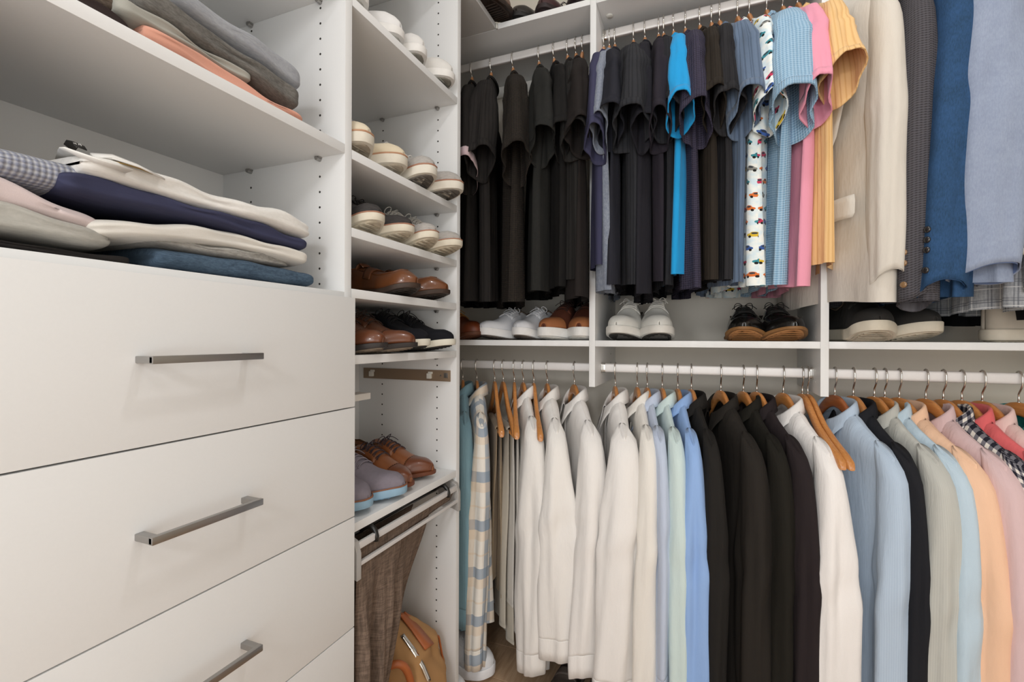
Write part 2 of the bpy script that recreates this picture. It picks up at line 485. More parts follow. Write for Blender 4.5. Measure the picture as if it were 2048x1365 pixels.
# bronze side runner with white clips
rn = panel(TW, 'runner', LW + 0.02, -0.703, 1.236, 1.2399, Zr(-0.129), Zr(-0.096), BROWNP, 0.0006, 'bronze painted metal runner')
for x in (-0.985, -0.772):
    MB().box(x - 0.007, x + 0.007, 1.227, 1.236, Zr(-0.122), Zr(-0.106)).box(x - 0.004, x + 0.010, 1.230, 1.236, Zr(-0.108), Zr(-0.101)).obj('clip', PLASTIC, rn, bevel=0.0012, world=True, label='pale plastic clip')
MB().box(-0.722, -0.710, 1.232, 1.236, Zr(-0.118), Zr(-0.104)).cyl((-0.735, 1.235, Zr(-0.112)), (0, 1, 0), 0.0022, 0.003, 10).obj('screw_plate', NICKEL, rn, bevel=0.0006, world=True)
MB().box(-0.83, -0.79, 0.791, 0.985, Zr(-0.155), Zr(-0.139)).obj('mounting_rail', EDGE, TW, bevel=0.0008, world=True)

BU = empty('hanging_unit', (0, BF, Zr(-0.153)), label='white two level hanging unit with rods along the back wall', cat='cabinet')
# --- top shelf that runs round the corner
TSH = empty('top_shelf', (LF, 0.6, Zr(1.059)), label='white top shelf above the left units meeting the corner', cat='shelf')
panel(TSH, 'shelf_board', LW, -0.674, -0.2, BF - 0.0005, Zr(1.0595), Zr(1.079))
panel(BU, 'top_board', LW - .009, -0.3475, BF, BW, Zr(1.059), Zr(1.078))
panel(BU, 'top_board', -0.3278, 0.2795, BF, BW, Zr(1.059), Zr(1.078))
panel(BU, 'top_board', 0.2992, 0.909, BF, BW, Zr(1.059), Zr(1.078))
MB().cyl((-0.669, BF - 0.006, Zr(1.066)), (0, 0, 1), 0.0035, 0.018, 10).obj('joint_pin', PLASTIC, TSH, world=True)

# --- units on the back wall
D1 = panel(BU, 'divider_panel', -0.347, -0.328, BF, BW, Zr(-0.153), Zr(1.40))
D2 = panel(BU, 'divider_panel', 0.2797, 0.2988, BF, BW, Zr(-0.153), Zr(1.40))
panel(BU, 'divider_panel', 0.909, 0.928, BF, BW, Zr(-0.153), Zr(1.40))
for a, b in ((LW - 0.01, -0.3472), (-0.3278, 0.2795), (0.2990, 0.909), (0.928, 1.5)):
    panel(BU, 'shelf', a, b, BF, BW, Zr(-0.025), Zr(-0.006))
    panel(BU, 'rail_cover', a, b, BW - 0.012, BW, Zr(1.014), Zr(1.0588), EDGE, 0.0015)
holes(D2, [(x, y, z) for x in (0.2795,) for y in (BF + 0.065, BF + 0.265) for z in [Zr(-0.12 + 0.032 * k) for k in range(34)] if abs(z - Zr(-0.015)) > 0.02], (1, 0, 0), mat=PLASTIC)
holes(D1, [(x, y, z) for x in (-0.3278,) for y in (BF + 0.265,) for z in [Zr(-0.12 + 0.032 * k) for k in range(34)] if abs(z - Zr(-0.015)) > 0.02], (1, 0, 0), mat=mat_plain('hole_soft', '#8c867c', 0.8))
# cam covers under the top shelf next to the dividers
for x in (-0.30, 0.25, 0.33):
    MB().lathe([(0.011, 0), (0.011, -0.002), (0.009, -0.004), (0.0, -0.004)], 20, (x, BF + 0.075, Zr(1.059))).obj('cam_cover', PLASTIC, BU, world=True)
    MB().lathe([(0.011, 0), (0.011, -0.002), (0.009, -0.004), (0.0, -0.004)], 20, (x, BF + 0.29, Zr(1.059))).obj('cam_cover', PLASTIC, BU, world=True)

RY = 1.59; RZL = Zr(-0.097); RZU = Zr(1.011)
def rod(x0, x1, z):
    rows = []
    for x in (x0, x1):
        rows.append([(x, RY + (0.0075 if abs(c) > .3 else 0.0075) * np.sign(c) * abs(c) ** .45, z + 0.0145 * np.sign(s_) * abs(s_) ** .6) for c, s_ in [(math.cos(t), math.sin(t)) for t in np.linspace(0, 2 * PI, 32, endpoint=False)]])
    m = MB().grid(rows, True, True, True)
    o = m.obj('hanging_rod', ALU, BU, world=True, sharp=50)
    for x, s_ in ((x0, 1), (x1, -1)):
        c = MB()
        for (dx, k) in ((0, 1.35),):
            rr = []
            for xx, kk in ((x + s_ * 0.0003, 1.5), (x + s_ * 0.003, 1.5), (x + s_ * 0.0035, 1.22), (x + s_ * 0.014, 1.18)):
                rr.append([(xx, RY + 0.0075 * kk * np.sign(cc) * abs(cc) ** .6, z + 0.0145 * (1 + (kk - 1) * .6) * np.sign(s2) * abs(s2) ** .6) for cc, s2 in [(math.cos(t), math.sin(t)) for t in np.linspace(0, 2 * PI, 28, endpoint=False)]])
            c.grid(rr, True, True, True)
        c.obj('rod_socket', CHROME, o, world=True, sharp=35)
for z in (RZL, RZU):
    rod(LW - 0.009, -0.3472, z); rod(-0.3278, 0.2795, z); rod(0.2990, 0.9088, z)
# ================================================================ hangers and clothes
def hanger_meshes():
    out = {}
    hp = [(0, -.012), (0, .010), (0, .020), (-.006, .028), (-.0125, .036), (-.0155, .046), (-.0160, .058)]
    for t in np.linspace(0, PI, 13)[1:]:
        hp.append((-.0155 * math.cos(t), .0595 + .0172 * math.sin(t)))
    hp += [(.0155, .052)]
    m = MB().tube([(0, y, z) for y, z in hp], 0.0023, 8)
    m.cyl((0, 0, -.001), (0, 0, 1), .004, .002, 10)
    out['hook'] = m.mesh('hook'); out['hook'].materials.append(CHROME)
    A = [0, .02, .035, .05, .07, .10, .15, .20, .222, .229]
    top = [0.0, -.003, -.011, -.024, -.044, -.071, -.100, -.124, -.139, -.150]
    bot = [-.034, -.038, -.046, -.057, -.076, -.101, -.128, -.152, -.161, -.160]
    th = [.0062, .0062, .0062, .0064, .0066, .0070, .0082, .0095, .0100, .006]
    aa = np.concatenate([np.linspace(0, .2, 20), [.207, .214, .220, .225, .229]])
    prof = [(a, np.interp(a, A, top), np.interp(a, A, bot), np.interp(a, A, th)) for a in aa]
    rows = []
    for sgn, seq in ((-1, prof[::-1][:-1]), (1, prof)):
        for a, t, b, h in seq:
            c, r = (t + b) / 2, (t - b) / 2
            rows.append([(h * np.sign(math.cos(q)) * abs(math.cos(q)) ** .55, -sgn * a, c + r * np.sign(math.sin(q)) * abs(math.sin(q)) ** .7) for q in np.linspace(0, 2 * PI, 16, endpoint=False)])
    for nm, mt in (('maple', HANGW), ('cherry', HANGW2)):
        out[nm] = MB().grid(rows, True, True, True).mesh('arms', sharp=60); out[nm].materials.append(mt)
        # trouser hanger: the same arms with clamp ends
        m = MB().grid(rows, True, True, True)
        out[nm + '_bar'] = MB().tube([(0, -.195, -.158), (0, .195, -.158)], .0055, 12).mesh('bar'); out[nm + '_bar'].materials.append(mt)
    rows = []
    for sgn, seq in ((-1, prof[::-1][:-1]), (1, prof)):
        for a, t, b, h in seq:
            t = t + .020 * float(1 - ss(.008, .034, a)); c, r = (t + b) / 2, (t - b) / 2
            rows.append([(h * np.sign(math.cos(q)) * abs(math.cos(q)) ** .55, -sgn * a, c + r * np.sign(math.sin(q)) * abs(math.sin(q)) ** .7) for q in np.linspace(0, 2 * PI, 16, endpoint=False)])
    for nm, mt in (('maple_up', HANGW), ('cherry_up', HANGW2)):
        out[nm] = MB().grid(rows, True, True, True).mesh('arms', sharp=60); out[nm].materials.append(mt)
    return out
HM = hanger_meshes()

def place(px=None, swivel=20, level='low', x=None, dy=0.0):
    x0 = x if x is not None else x_at_y(px, RY)
    return (x0, RY + dy, (RZL if level == 'low' else RZU) - 0.0585), math.radians(swivel)

def hanger(loc, rz, label, group, wood='maple', bar=False):
    h = empty('clothes_hanger', loc, rz, label, 'hanger', group)
    k = mobj('hook', HM['hook'], None, h); k.rotation_euler.z = -rz * 0.9 + 0.05 * math.sin(loc[0] * 77)
    mobj('arms', HM[wood + ('_up' if loc[2] > 1.5 else '')], None, h)
    if bar: mobj('bar', HM[wood + '_bar'], None, h)
    return h

ZA = [0, .035, .05, .07, .10, .15, .20, .222, .235, .26, .3]
ZT = [.002, -.009, -.021, -.041, -.068, -.097, -.121, -.136, -.158, -.20, -.23]
def zt(a): return np.interp(np.abs(a), ZA, ZT)
def sgp(x, p): return np.sign(x) * np.abs(x) ** p

def body_rows(W0, W1, T, L, rng, fold=.006, nseg=56, nv=26, lean=0.0, hemcurve=0.0, neck=.068, twist=0.0, front=-1, nrb=.022, ndip=.045):
    th = np.linspace(0, 2 * PI, nseg, endpoint=False)
    vs = np.concatenate([[0, .002, .006, .013, .024, .04, .06, .08], np.linspace(.1, 1, nv)])
    p1, p2, p3, p4 = [rng.uniform(0, 6.28) for _ in range(4)]
    l1, l2 = rng.uniform(.10, .14), rng.uniform(.055, .075)
    rows = []
    for v in vs:
        W = W0 + (W1 - W0) * ss(.02, .4, v)
        a = W * sgp(np.cos(th), .85)
        t = .0001 + (T - .0001) * math.sqrt(1 - (1 - min(1, v / .065)) ** 2) + .15 * T * ss(.5, 1, v)
        b = t * sgp(np.sin(th), .75)
        A = fold * ss(.08, .55, v) * (1 + .5 * v)
        und = A * (np.sin(2 * PI * a / l1 + p1 + 1.2 * v) + .55 * np.sin(2 * PI * a / l2 + p2 - .8 * v))
        pinch = 1 + .28 * ss(.1, .6, v) * np.sin(3 * th + p3 + v) * np.sin(th) ** 2
        rid = np.abs(np.sin(2 * PI * a / (l1 * 1.3) + p2 + .9 * v)) ** .6 * 2 - 1
        b = b * pinch + und + .5 * A * rid * np.sign(np.sin(th)) + lean * v * v + twist * v * a
        # narrow pleats running down each face, deeper toward the hem
        b = b + .0022 * ss(.15, .7, v) * np.sin(2 * PI * a / .031 + p4 + 2 * np.sin(3 * v + p1)) * np.sin(th)
        # neck opening: the cloth parts round the hanger and dips, more in front
        nk = np.clip(1 - (np.abs(a) / neck) ** 2, 0, 1)
        fside = np.where(np.sin(th) * (1 if front > 0 else -1) > 0, 1.0, 0.0)
        kk = 1 - ss(0, .05, v)
        b = np.where(nk > 0, b * (1 - kk) + np.sign(np.sin(th)) * np.maximum(np.abs(b), nrb * nk ** .5) * kk, b)
        zs = zt(a) + .0075
        zs = np.where(nk > 0, np.minimum(zs, float(zt(neck)) + .006 - nk ** .8 * (.010 + ndip * fside)), zs)
        hem = -L + hemcurve * (np.abs(a) / W1) ** 2 + .006 * np.sin(a * 18 + p3)
        z = zs + (hem - zs) * v
        a2 = a + .006 * v * np.sin(5 * v + p4)
        rows.append(np.stack([b, -a2, z], 1))
    return rows

def sleeve_rows(path, ra, rb, shear, rng, fold=.12, nseg=32, nv=26, side=1, phase=None, kf=(3, 5), p0=.3):
    """path: list of (s, a, z, b) ; ra/rb: list of (s, r); shear: end tilt in metres"""
    th = np.linspace(0, 2 * PI, nseg, endpoint=False)
    S = np.concatenate([[0, .02, .05], np.linspace(.09, 1, nv)])
    P = np.array(path, float)
    # smooth the path
    def ip(col, s):
        return np.interp(s, P[:, 0], P[:, col])
    q1, q2, q3 = [rng.uniform(0, 6.28) for _ in range(3)]
    rows = []
    for s in S:
        c = [np.mean([ip(k, min(1, max(0, s + d))) for d in (-.04, 0, .04)]) for k in (1, 2, 3)]
        RA = np.interp(s, *zip(*ra)); RB = np.interp(s, *zip(*rb))
        g = fold * ss(.04, .45, s)
        f = 1 + g * np.sin(kf[0] * th + q1 + 1.5 * s) + .6 * g * np.sin(kf[1] * th + q2 - 2 * s)
        f = f + 1.1 * g * (1 - np.abs(np.sin(1.5 * th + q1 + .9 * s)) ** .7) - .4 * g
        f = f + .5 * g * np.exp(-((s - .42) / .1) ** 2) * np.sin(26 * s + 2 * th + q3)
        f = f + .035 * ss(.1, .4, s) * np.sin(9 * th + q3 + 3 * s) + .03 * ss(.1, .5, s) * np.sin(14 * s + 2 * th + q2)
        da = RA * np.cos(th) * f; db = RB * sgp(np.sin(th), .9) * f
        zz = c[1] + shear * s ** 1.3 * np.cos(th) - p0 * da * (1 - ss(0, .14, s)) * 2.2 + .006 * ss(.8, 1, s) * np.sin(2 * th + q3)
        rows.append(np.stack([c[2] + db, -side * (c[0] + da), zz], 1))
    return rows

def add_band(mb, rows, n, out=.0009):
    """hem band: the last n rows pushed out a little"""
    R = [np.array(r) for r in rows[-n:]]
    K = []
    for r in R:
        c = r.mean(0); d = r - c; d[:, 2] = 0
        l = np.linalg.norm(d, axis=1, keepdims=True) + 1e-6
        K.append(r + d / l * out)
    mb.grid(K, True)

def tee(px, label, col, pat='plain', col2=None, swivel=14, level='up', L=.80, T=.02, RB=.036, RA=.055, SL=.235, shear=.055, W=.226,
        lean=0, slean=0.0, fold=.007, seed=None, name='t_shirt', cat='t-shirt', group='short sleeved shirts on the upper rod', wood='maple', hl=None, x=None,
        matname=None, sa=.0, collar='rib', trim=None, weave=1.0, hang=True, dy=0.0, sfold=.18, twist=0.0, outa=.278):
    rng = random.Random(seed if seed is not None else int(px * 7))
    loc, rz = place(px, swivel, level, x, dy)
    mat = fabric(matname or ('cloth_%s_%s' % (pat, col)), col, pat, col2)
    if hang: hanger(loc, rz, hl or ('wooden hanger under the ' + label), 'hangers on the ' + ('upper' if level == 'up' else 'lower') + ' rod', wood)
    g = empty(name, loc, rz, label, cat, group)
    MB().grid(body_rows(.218, W, T, L, rng, fold, lean=lean, twist=twist)).obj('body', mat, g)
    b = g.children[0]
    for side in (1, -1):
        ln = slean if side == 1 else 0.0
        oa = outa + sa if side == 1 else .195
        path = [(0, .188, -.106, 0), (.10, .218, -.136, 0), (.35, (.242 + sa * .3) if side == 1 else .2, -.20, ln * .3), (1, oa, -.128 - SL - .055, ln)]
        ra = [(0, .020), (.1, .030), (.3, RA * .8), (.7, RA * .92), (1, RA * .95)]
        rb = [(0, .012), (.1, RB * .58), (.3, RB * .84), (.7, RB * .97), (1, RB)]
        if side == -1: ra = [(p_, min(q_, .035)) for p_, q_ in ra]
        rows = sleeve_rows(path, ra, rb, shear * .78, rng, sfold if side == 1 else .1, side=side, nv=20 if side == 1 else 8, nseg=36 if side == 1 else 20, kf=(3, 5) if seed is None else (2, 5))
        o = MB().grid(rows, True, True).obj('sleeve', mat, g)
        solid(o, .0016, 0)
        if side == 1:
            m = MB(); add_band(m, rows, 3, .0016); q = m.obj('sleeve_hem', fabric('trim_%s' % trim, trim, 'plain') if trim else mat, o)
            solid(q, .0012, 0)
    # neck band
    m = MB(); pts = []
    for t in np.linspace(0, 2 * PI, 28, endpoint=False):
        a = .069 * math.cos(t); pts.append((.023 * math.sin(t), -a, float(zt(.068)) + .009 - (.045 if math.sin(t) < 0 else .0) * abs(math.sin(t)) ** 1.6 - .008 * abs(math.sin(t))))
    m.tube(pts, .0055, 8, closed=True).obj('neck_band', mat, g)
    return g

def dress_collar(mb, front, drop, r_b=.030, open_=.22, h=.034, leaf=.050, ra=.064):
    psi = np.linspace(open_, 2 * PI - open_, 44)
    fr = (1 + np.cos(psi)) / 2                      # 1 at the front, 0 at the back
    rows = []
    a0 = ra * np.sin(psi); b0 = front * r_b * np.cos(psi)
    zb = -.050 - drop * fr ** 2 + .004 * (1 - fr)
    def ring(off, z, spread=0):
        n = np.stack([front * np.cos(psi), np.sin(psi)], 1)
        return np.stack([b0 + off * n[:, 0] + spread * fr * front, -(a0 + off * n[:, 1]), z], 1)
    st = zb + h * (1 - .35 * fr ** 3)
    rows.append(ring(.001, zb - .004)); rows.append(ring(0, zb + h * .5)); rows.append(ring(.0005, st)); rows.append(ring(.004, st + .004)); rows.append(ring(.0075, st))
    pt = leaf * (.72 + .75 * np.exp(-((psi - open_) / .55) ** 2) + .75 * np.exp(-((2 * PI - open_ - psi) / .55) ** 2))
    rows.append(ring(.012, st - pt * .5, .004)); rows.append(ring(.016, st - pt, .012))
    return mb.grid(rows, False)

def shirt(px, label, col, pat='plain', col2=None, swivel=20, L=.82, T=.022, RB=.038, RA=.040, SL=.62, W=.245, lean=0, slean=0.0, fold=.008,
          front=-1, seed=None, name='dress_shirt', cat='shirt', group='long sleeved shirts on the lower rod', wood='maple', hl=None, x=None, level='low',
          cuff=True, bulge=0.0, sout=.0, drop=.045, hang=True, dy=0.0, sfold=.15, wide=1.0, twist=0.0):
    rng = random.Random(seed if seed is not None else int(px * 3))
    loc, rz = place(px, swivel, level, x, dy)
    mat = fabric('cloth_%s_%s' % (pat, col), col, pat, col2)
    if hang: hanger(loc, rz, hl or ('wooden hanger holding the ' + label), 'hangers on the lower rod', wood)
    g = empty(name, loc, rz, label, cat, group)
    MB().grid(body_rows(.218, W, T, L, rng, fold, lean=lean, hemcurve=.06, twist=twist, front=front, nrb=.028, ndip=.06)).obj('body', mat, g)
    for side in (1, -1):
        ln = slean if side == 1 else 0.0
        if side == -1: sout = bulge = -.022
        path = [(0, .178, -.104, 0), (.05, .208, -.134, 0), (.2, .222 + sout * .5, -.127 - SL * .2, ln * .1), (.5, .224 + sout + bulge * .6, -.127 - SL * .5, ln * .4), (1, .222 + sout + bulge, -.127 - SL, ln)]
        ra = [(0, .026), (.05, .033), (.16, RA * .88), (.35, RA * 1.05), (.75, RA * .98), (.93, RA * .9), (1, RA * .84)]
        if side == -1: ra = [(p_, min(q_, .03)) for p_, q_ in ra]
        rb = [(0, .015), (.05, max(.0155, RB * .54)), (.16, max(.0175, RB * .75)), (.35, RB * .95 * wide), (.75, RB), (.93, RB * .96), (1, RB * .93)]
        rows = sleeve_rows(path, ra, rb, .02, rng, sfold, side=side, nv=34 if side == 1 else 10, nseg=40 if side == 1 else 20)
        sl = MB().grid(rows, True, True).obj('sleeve', mat, g); solid(sl, .0012, 0)
        if cuff and side == 1:
            m = MB()
            R = [np.array(r) for r in rows[-1:]]
            r0 = R[0]; c = r0.mean(0); d = r0 - c; d[:, 2] *= .3
            K = [c + d * f + np.array([0, 0, z]) + np.array([0, 0, 1]) * (r0[:, 2:3] - c[2]) * .5 for f, z in ((1.0, .006), (1.012, .003), (1.0, -.03), (.97, -.060))]
            q = m.grid(K, True).obj('cuff', mat, sl); solid(q, .0018, 0)
    m = dress_collar(MB(), front, drop)
    q = m.obj('collar', mat, g); solid(q, .0014, 0)
    # placket and buttons down the front face
    m = MB(); rowsP = []
    for i, z in enumerate(np.linspace(-.075, -L + .03, 14)):
        v = min(1, (-z) / L); t = (.0085 + (T - .0085) * float(ss(0, .16, v))) * 1.05
        rowsP.append([(front * (t + .002) + lean * v * v, -aa, z) for aa in (-.016, .016)])
    pl = m.grid(rowsP, False).obj('placket', mat, g); solid(pl, .001, 0)
    bt = MB()
    return g

# ---- upper rod, corner bay: the black tees
GU0 = 'black tees in the corner bay'
blk = '#2b2826'
tee(944, 'black polo with white and red striped edging beside the shelf tower', '#26221f', 'finerib', '#1c1917', swivel=24, x=-.815, L=.83, T=.02, RB=.034, RA=.06, SL=.26, trim='#b9a3a6', group=GU0, seed=11)
tee(981, 'black ribbed tee, leftmost fully visible on the upper rod', '#302c2a', 'rib', '#1c1a19', swivel=20, L=.83, T=.022, RB=.04, RA=.05, SL=.235, group=GU0, seed=22, slean=-.012)
tee(1024, 'dark brown waffle knit tee in the corner bay', '#3b342d', 'knit', '#211c19', swivel=24, L=.84, T=.026, RB=.046, RA=.06, SL=.25, group=GU0, seed=5, shear=.06)
tee(1076, 'faded black tee with pale marks near its hem', '#333330', 'heather', '#2a2a28', swivel=21, L=.80, T=.028, RB=.038, RA=.05, SL=.21, group=GU0, seed=9, slean=.004)
tee(1106, 'plain black tee between the faded one and the ribbed charcoal one', '#1f1d1c', 'plain', swivel=22, L=.80, T=.016, RB=.026, RA=.045, SL=.2, group=GU0, seed=13, hl='wooden hanger under the plain black tee behind the ribbed charcoal one')
tee(1133, 'charcoal ribbed tee with a curled sleeve hem in the corner bay', '#343230', 'rib', '#211f1e', swivel=20, L=.78, T=.016, RB=.032, RA=.05, SL=.215, group=GU0, seed=14)
tee(1150, 'brown black ribbed hem tee next to the first divider', '#2c2624', 'plain', swivel=17, L=.83, T=.02, RB=.036, RA=.05, SL=.205, group=GU0, seed=16)
l_, r_ = place(1163, 8, 'up'); hanger(l_, r_, 'bare wooden hanger whose tip pokes out beside the first divider', 'hangers on the upper rod')

# ---- upper rod, middle bay
GU1 = 'short sleeved shirts in the middle bay'
MBAY = [
 dict(px=1206, label='navy blue tee against the first divider', col='#3a3a52', T=.012, RB=.026, RA=.045, SL=.24, L=.74, seed=31, swivel=7),
 dict(px=1217, label='heather blue grey tee second in the middle bay', col='#8b919c', pat='heather', col2='#6e7585', T=.015, RB=.024, RA=.04, SL=.2, L=.81, seed=32, swivel=7, slean=-.01),
 dict(px=1228, label='dark navy fine ribbed tee third in the middle bay', col='#34353f', pat='finerib', col2='#26262f', T=.012, RB=.036, RA=.055, SL=.19, L=.80, seed=33, swivel=8),
 dict(px=1265, label='charcoal wide ribbed tee with a large open sleeve', col='#3c3d42', pat='rib', col2='#25262a', T=.022, RB=.055, RA=.06, SL=.215, L=.80, seed=34, swivel=7, shear=.05),
 dict(px=1288, label='blackish navy tee tucked behind the charcoal ribbed tee', col='#2c2b33', T=.012, RB=.026, RA=.045, SL=.22, L=.83, seed=35, swivel=6),
 dict(px=1315, label='dark plum tee behind the turquoise one', col='#332e38', T=.012, RB=.03, RA=.05, SL=.23, L=.79, seed=36, swivel=6),
 dict(px=1325, label='black ribbed tee just left of the turquoise tee', col='#303136', pat='rib', col2='#222328', T=.013, RB=.032, RA=.05, SL=.2, L=.81, seed=37, swivel=7),
 dict(px=1345, label='bright turquoise blue tee among dark ones', col='#1e97d4', T=.014, RB=.031, RA=.05, SL=.20, L=.78, seed=38, sa=.016, sfold=.1, swivel=7),
 dict(px=1368, label='navy bubble textured tee right of the turquoise tee', col='#403c4e', pat='knit', col2='#26232f', T=.014, RB=.038, RA=.06, SL=.225, L=.81, seed=39, swivel=8),
 dict(px=1397, label='dark olive brown ribbed tee', col='#3b332b', pat='rib', col2='#2a241e', T=.014, RB=.03, RA=.05, SL=.19, L=.79, seed=40, swivel=8),
 dict(px=1420, label='charcoal black ribbed tee left of the slate blue polo', col='#38373a', pat='rib', col2='#2a292c', T=.014, RB=.03, RA=.05, SL=.2, L=.79, seed=41, swivel=8),
 dict(px=1436, label='slate blue ribbed polo shirt with frayed sleeve hem', col='#62738a', pat='rib', col2='#4a596e', T=.016, RB=.036, RA=.055, SL=.215, L=.80, seed=42, swivel=12),
 dict(px=1472, label='pale shirt printed with rows of little colourful cars', col='#eef0ea', pat='cars', T=.034, RB=.030, RA=.05, SL=.22, L=.81, seed=43, swivel=12, fold=.008),
 dict(px=1530, label='sky blue bubble knit tee with a wide sleeve', col='#a4c2d8', pat='knit', col2='#6f97b6', T=.018, RB=.054, RA=.06, SL=.24, L=.815, seed=44, swivel=6, lean=-.012, shear=.06),
 dict(px=1562, label='rose pink ribbed tee beside the sky blue one', col='#e79aae', T=.018, RB=.03, RA=.055, SL=.22, L=.815, seed=45, swivel=8, lean=-.012),
 dict(px=1592, label='peach yellow ribbed tee at the second divider', col='#e8c088', pat='rib', col2='#d3a467', T=.024, RB=.036, RA=.055, SL=.17, L=.77, seed=46, swivel=10, shear=.06),
]
for d in MBAY: tee(group=GU1, **d)
l_, r_ = place(1495, 11, 'up'); hanger(l_, r_, 'wooden hanger mostly hidden between the car print shirt and the sky blue tee', 'hangers on the upper rod')

# ---- lower rod, corner bay
GL0 = 'clothes on the lower rod in the corner bay'
shirt(926, 'teal gauze shirt half hidden behind the shelf tower', '#7f9faa', 'finerib', '#688b98', swivel=30, group=GL0, RB=.04, L=.86, seed=50)
shirt(954, 'crinkled cream, blue and orange plaid shirt', '#ece6dc', 'plaid', swivel=31, group=GL0, L=.82, T=.03, RB=.036, RA=.04, SL=.74, seed=51, fold=.012, cuff=True, sfold=.14, slean=-.02)
shirt(1047, 'narrow white shirt right of the cream trousers', '#e9e5e0', swivel=30, group=GL0, L=.84, T=.022, RB=.05, RA=.05, SL=.70, seed=52)
shirt(1095, 'white shirt with a rolled pointed cuff in the corner bay', '#ebe7e2', swivel=26, group=GL0, L=.8, T=.03, RB=.05, RA=.05, SL=.63, seed=53, bulge=.01, slean=.006)
shirt(1149, 'white shirt hanging just left of the first divider', '#ebe7e3', swivel=29, group=GL0, L=.84, T=.03, RB=.055, RA=.05, SL=.66, seed=54, slean=-.02)
l_, r_ = place(1068, 25); hanger(l_, r_, 'bare wooden hanger between the two left white shirts', 'hangers on the lower rod')

# ---- lower rod, middle bay
GL1 = 'long sleeved shirts in the middle bay'
for d in [
 dict(px=1231, label='white shirt with a tilted collar, first in the middle bay', col='#ebe7e3', swivel=17, T=.03, RB=.066, RA=.046, SL=.70, seed=55, slean=-.03, wide=1.15),
 dict(px=1275, label='cream white shirt second in the middle bay', col='#e8e3db', swivel=16, T=.02, RB=.04, RA=.043, SL=.72, seed=56, slean=-.01),
 dict(px=1295, label='lavender blue shirt between cream and mint shirts', col='#bfc9dc', swivel=16, T=.014, RB=.024, RA=.045, SL=.66, seed=57),
 dict(px=1325, label='pale mint green long sleeved shirt', col='#ccdcd9', swivel=15, T=.016, RB=.036, RA=.043, SL=.74, seed=58, slean=.01),
 dict(px=1356, label='cornflower blue shirt left of the black shirts', col='#92b2e2', swivel=14, T=.016, RB=.034, RA=.043, SL=.70, seed=59),
 dict(px=1383, label='black shirt right of the cornflower blue one', col='#2e2b28', swivel=16, T=.018, RB=.034, RA=.043, SL=.70, seed=60),
 dict(px=1442, label='dark brown shirt with a pointed collar among the black ones', col='#35302b', swivel=20, T=.028, RB=.044, RA=.046, SL=.72, seed=61, sout=.01),
 dict(px=1487, label='black shirt between the dark brown and plum ones', col='#29261f', swivel=19, T=.018, RB=.036, RA=.046, SL=.72, seed=62),
 dict(px=1514, label='dark plum shirt beside the bright white one', col='#362d2f', swivel=22, T=.018, RB=.036, RA=.048, SL=.72, seed=63),
 dict(px=1567, label='bright white shirt left of the second divider', col='#efebe8', swivel=20, T=.028, RB=.044, RA=.048, SL=.72, seed=64),
]: shirt(group=GL1, **d)
for i, (p, lb) in enumerate(((1605, 'left one of the two bare wooden hangers by the second divider'), (1616, 'right one of the two bare wooden hangers by the second divider'))):
    l_, r_ = place(p, 13 + i); hanger(l_, r_, lb, 'hangers on the lower rod')

# ---- lower rod, right bay
GL2 = 'long sleeved shirts in the right bay'
for d in [
 dict(px=1670, label='pale blue fine striped shirt, first right of the second divider', col='#b9c9da', pat='finestripe', col2='#a9bbd0', swivel=21, T=.03, RB=.046, RA=.043, SL=.74, seed=70, wood='cherry'),
 dict(px=1707, label='midnight navy shirt between pale blue and grey shirts', col='#2c2d33', swivel=17, T=.018, RB=.024, RA=.044, SL=.74, seed=71, slean=-.01),
 dict(px=1749, label='light grey green shirt', col='#c1c1ba', pat='finestripe', col2='#b4b4ae', swivel=18, T=.02, RB=.044, RA=.048, SL=.74, seed=72, slean=-.01),
 dict(px=1770, label='powder blue shirt left of the peach one', col='#bdd0dd', swivel=21, T=.018, RB=.034, RA=.048, SL=.74, seed=73),
 dict(px=1799, label='peach orange long sleeved shirt', col='#f1c6a6', swivel=22, T=.026, RB=.044, RA=.048, SL=.74, seed=74),
 dict(px=1852, label='dusty mauve pink shirt right of the peach one', col='#d9bcbc', swivel=20, T=.026, RB=.046, RA=.048, SL=.74, seed=75),
 dict(px=1887, label='black and white gingham check shirt', col='#23232e', pat='gingham', col2='#e6e0d6', swivel=20, T=.024, RB=.04, RA=.048, SL=.74, seed=76),
 dict(px=1924, label='coral red shirt right of the gingham one', col='#e26a6c', swivel=20, T=.022, RB=.04, RA=.048, SL=.74, seed=77),
 dict(px=1965, label='pale blush pink shirt right of the coral one', col='#e8c6c0', swivel=20, T=.024, RB=.04, RA=.048, SL=.74, seed=78),
 dict(px=2038, label='teal green shirt at the right edge', col='#2a8f8c', swivel=20, T=.024, RB=.04, RA=.048, SL=.74, seed=79),
]: shirt(group=GL2, **d)
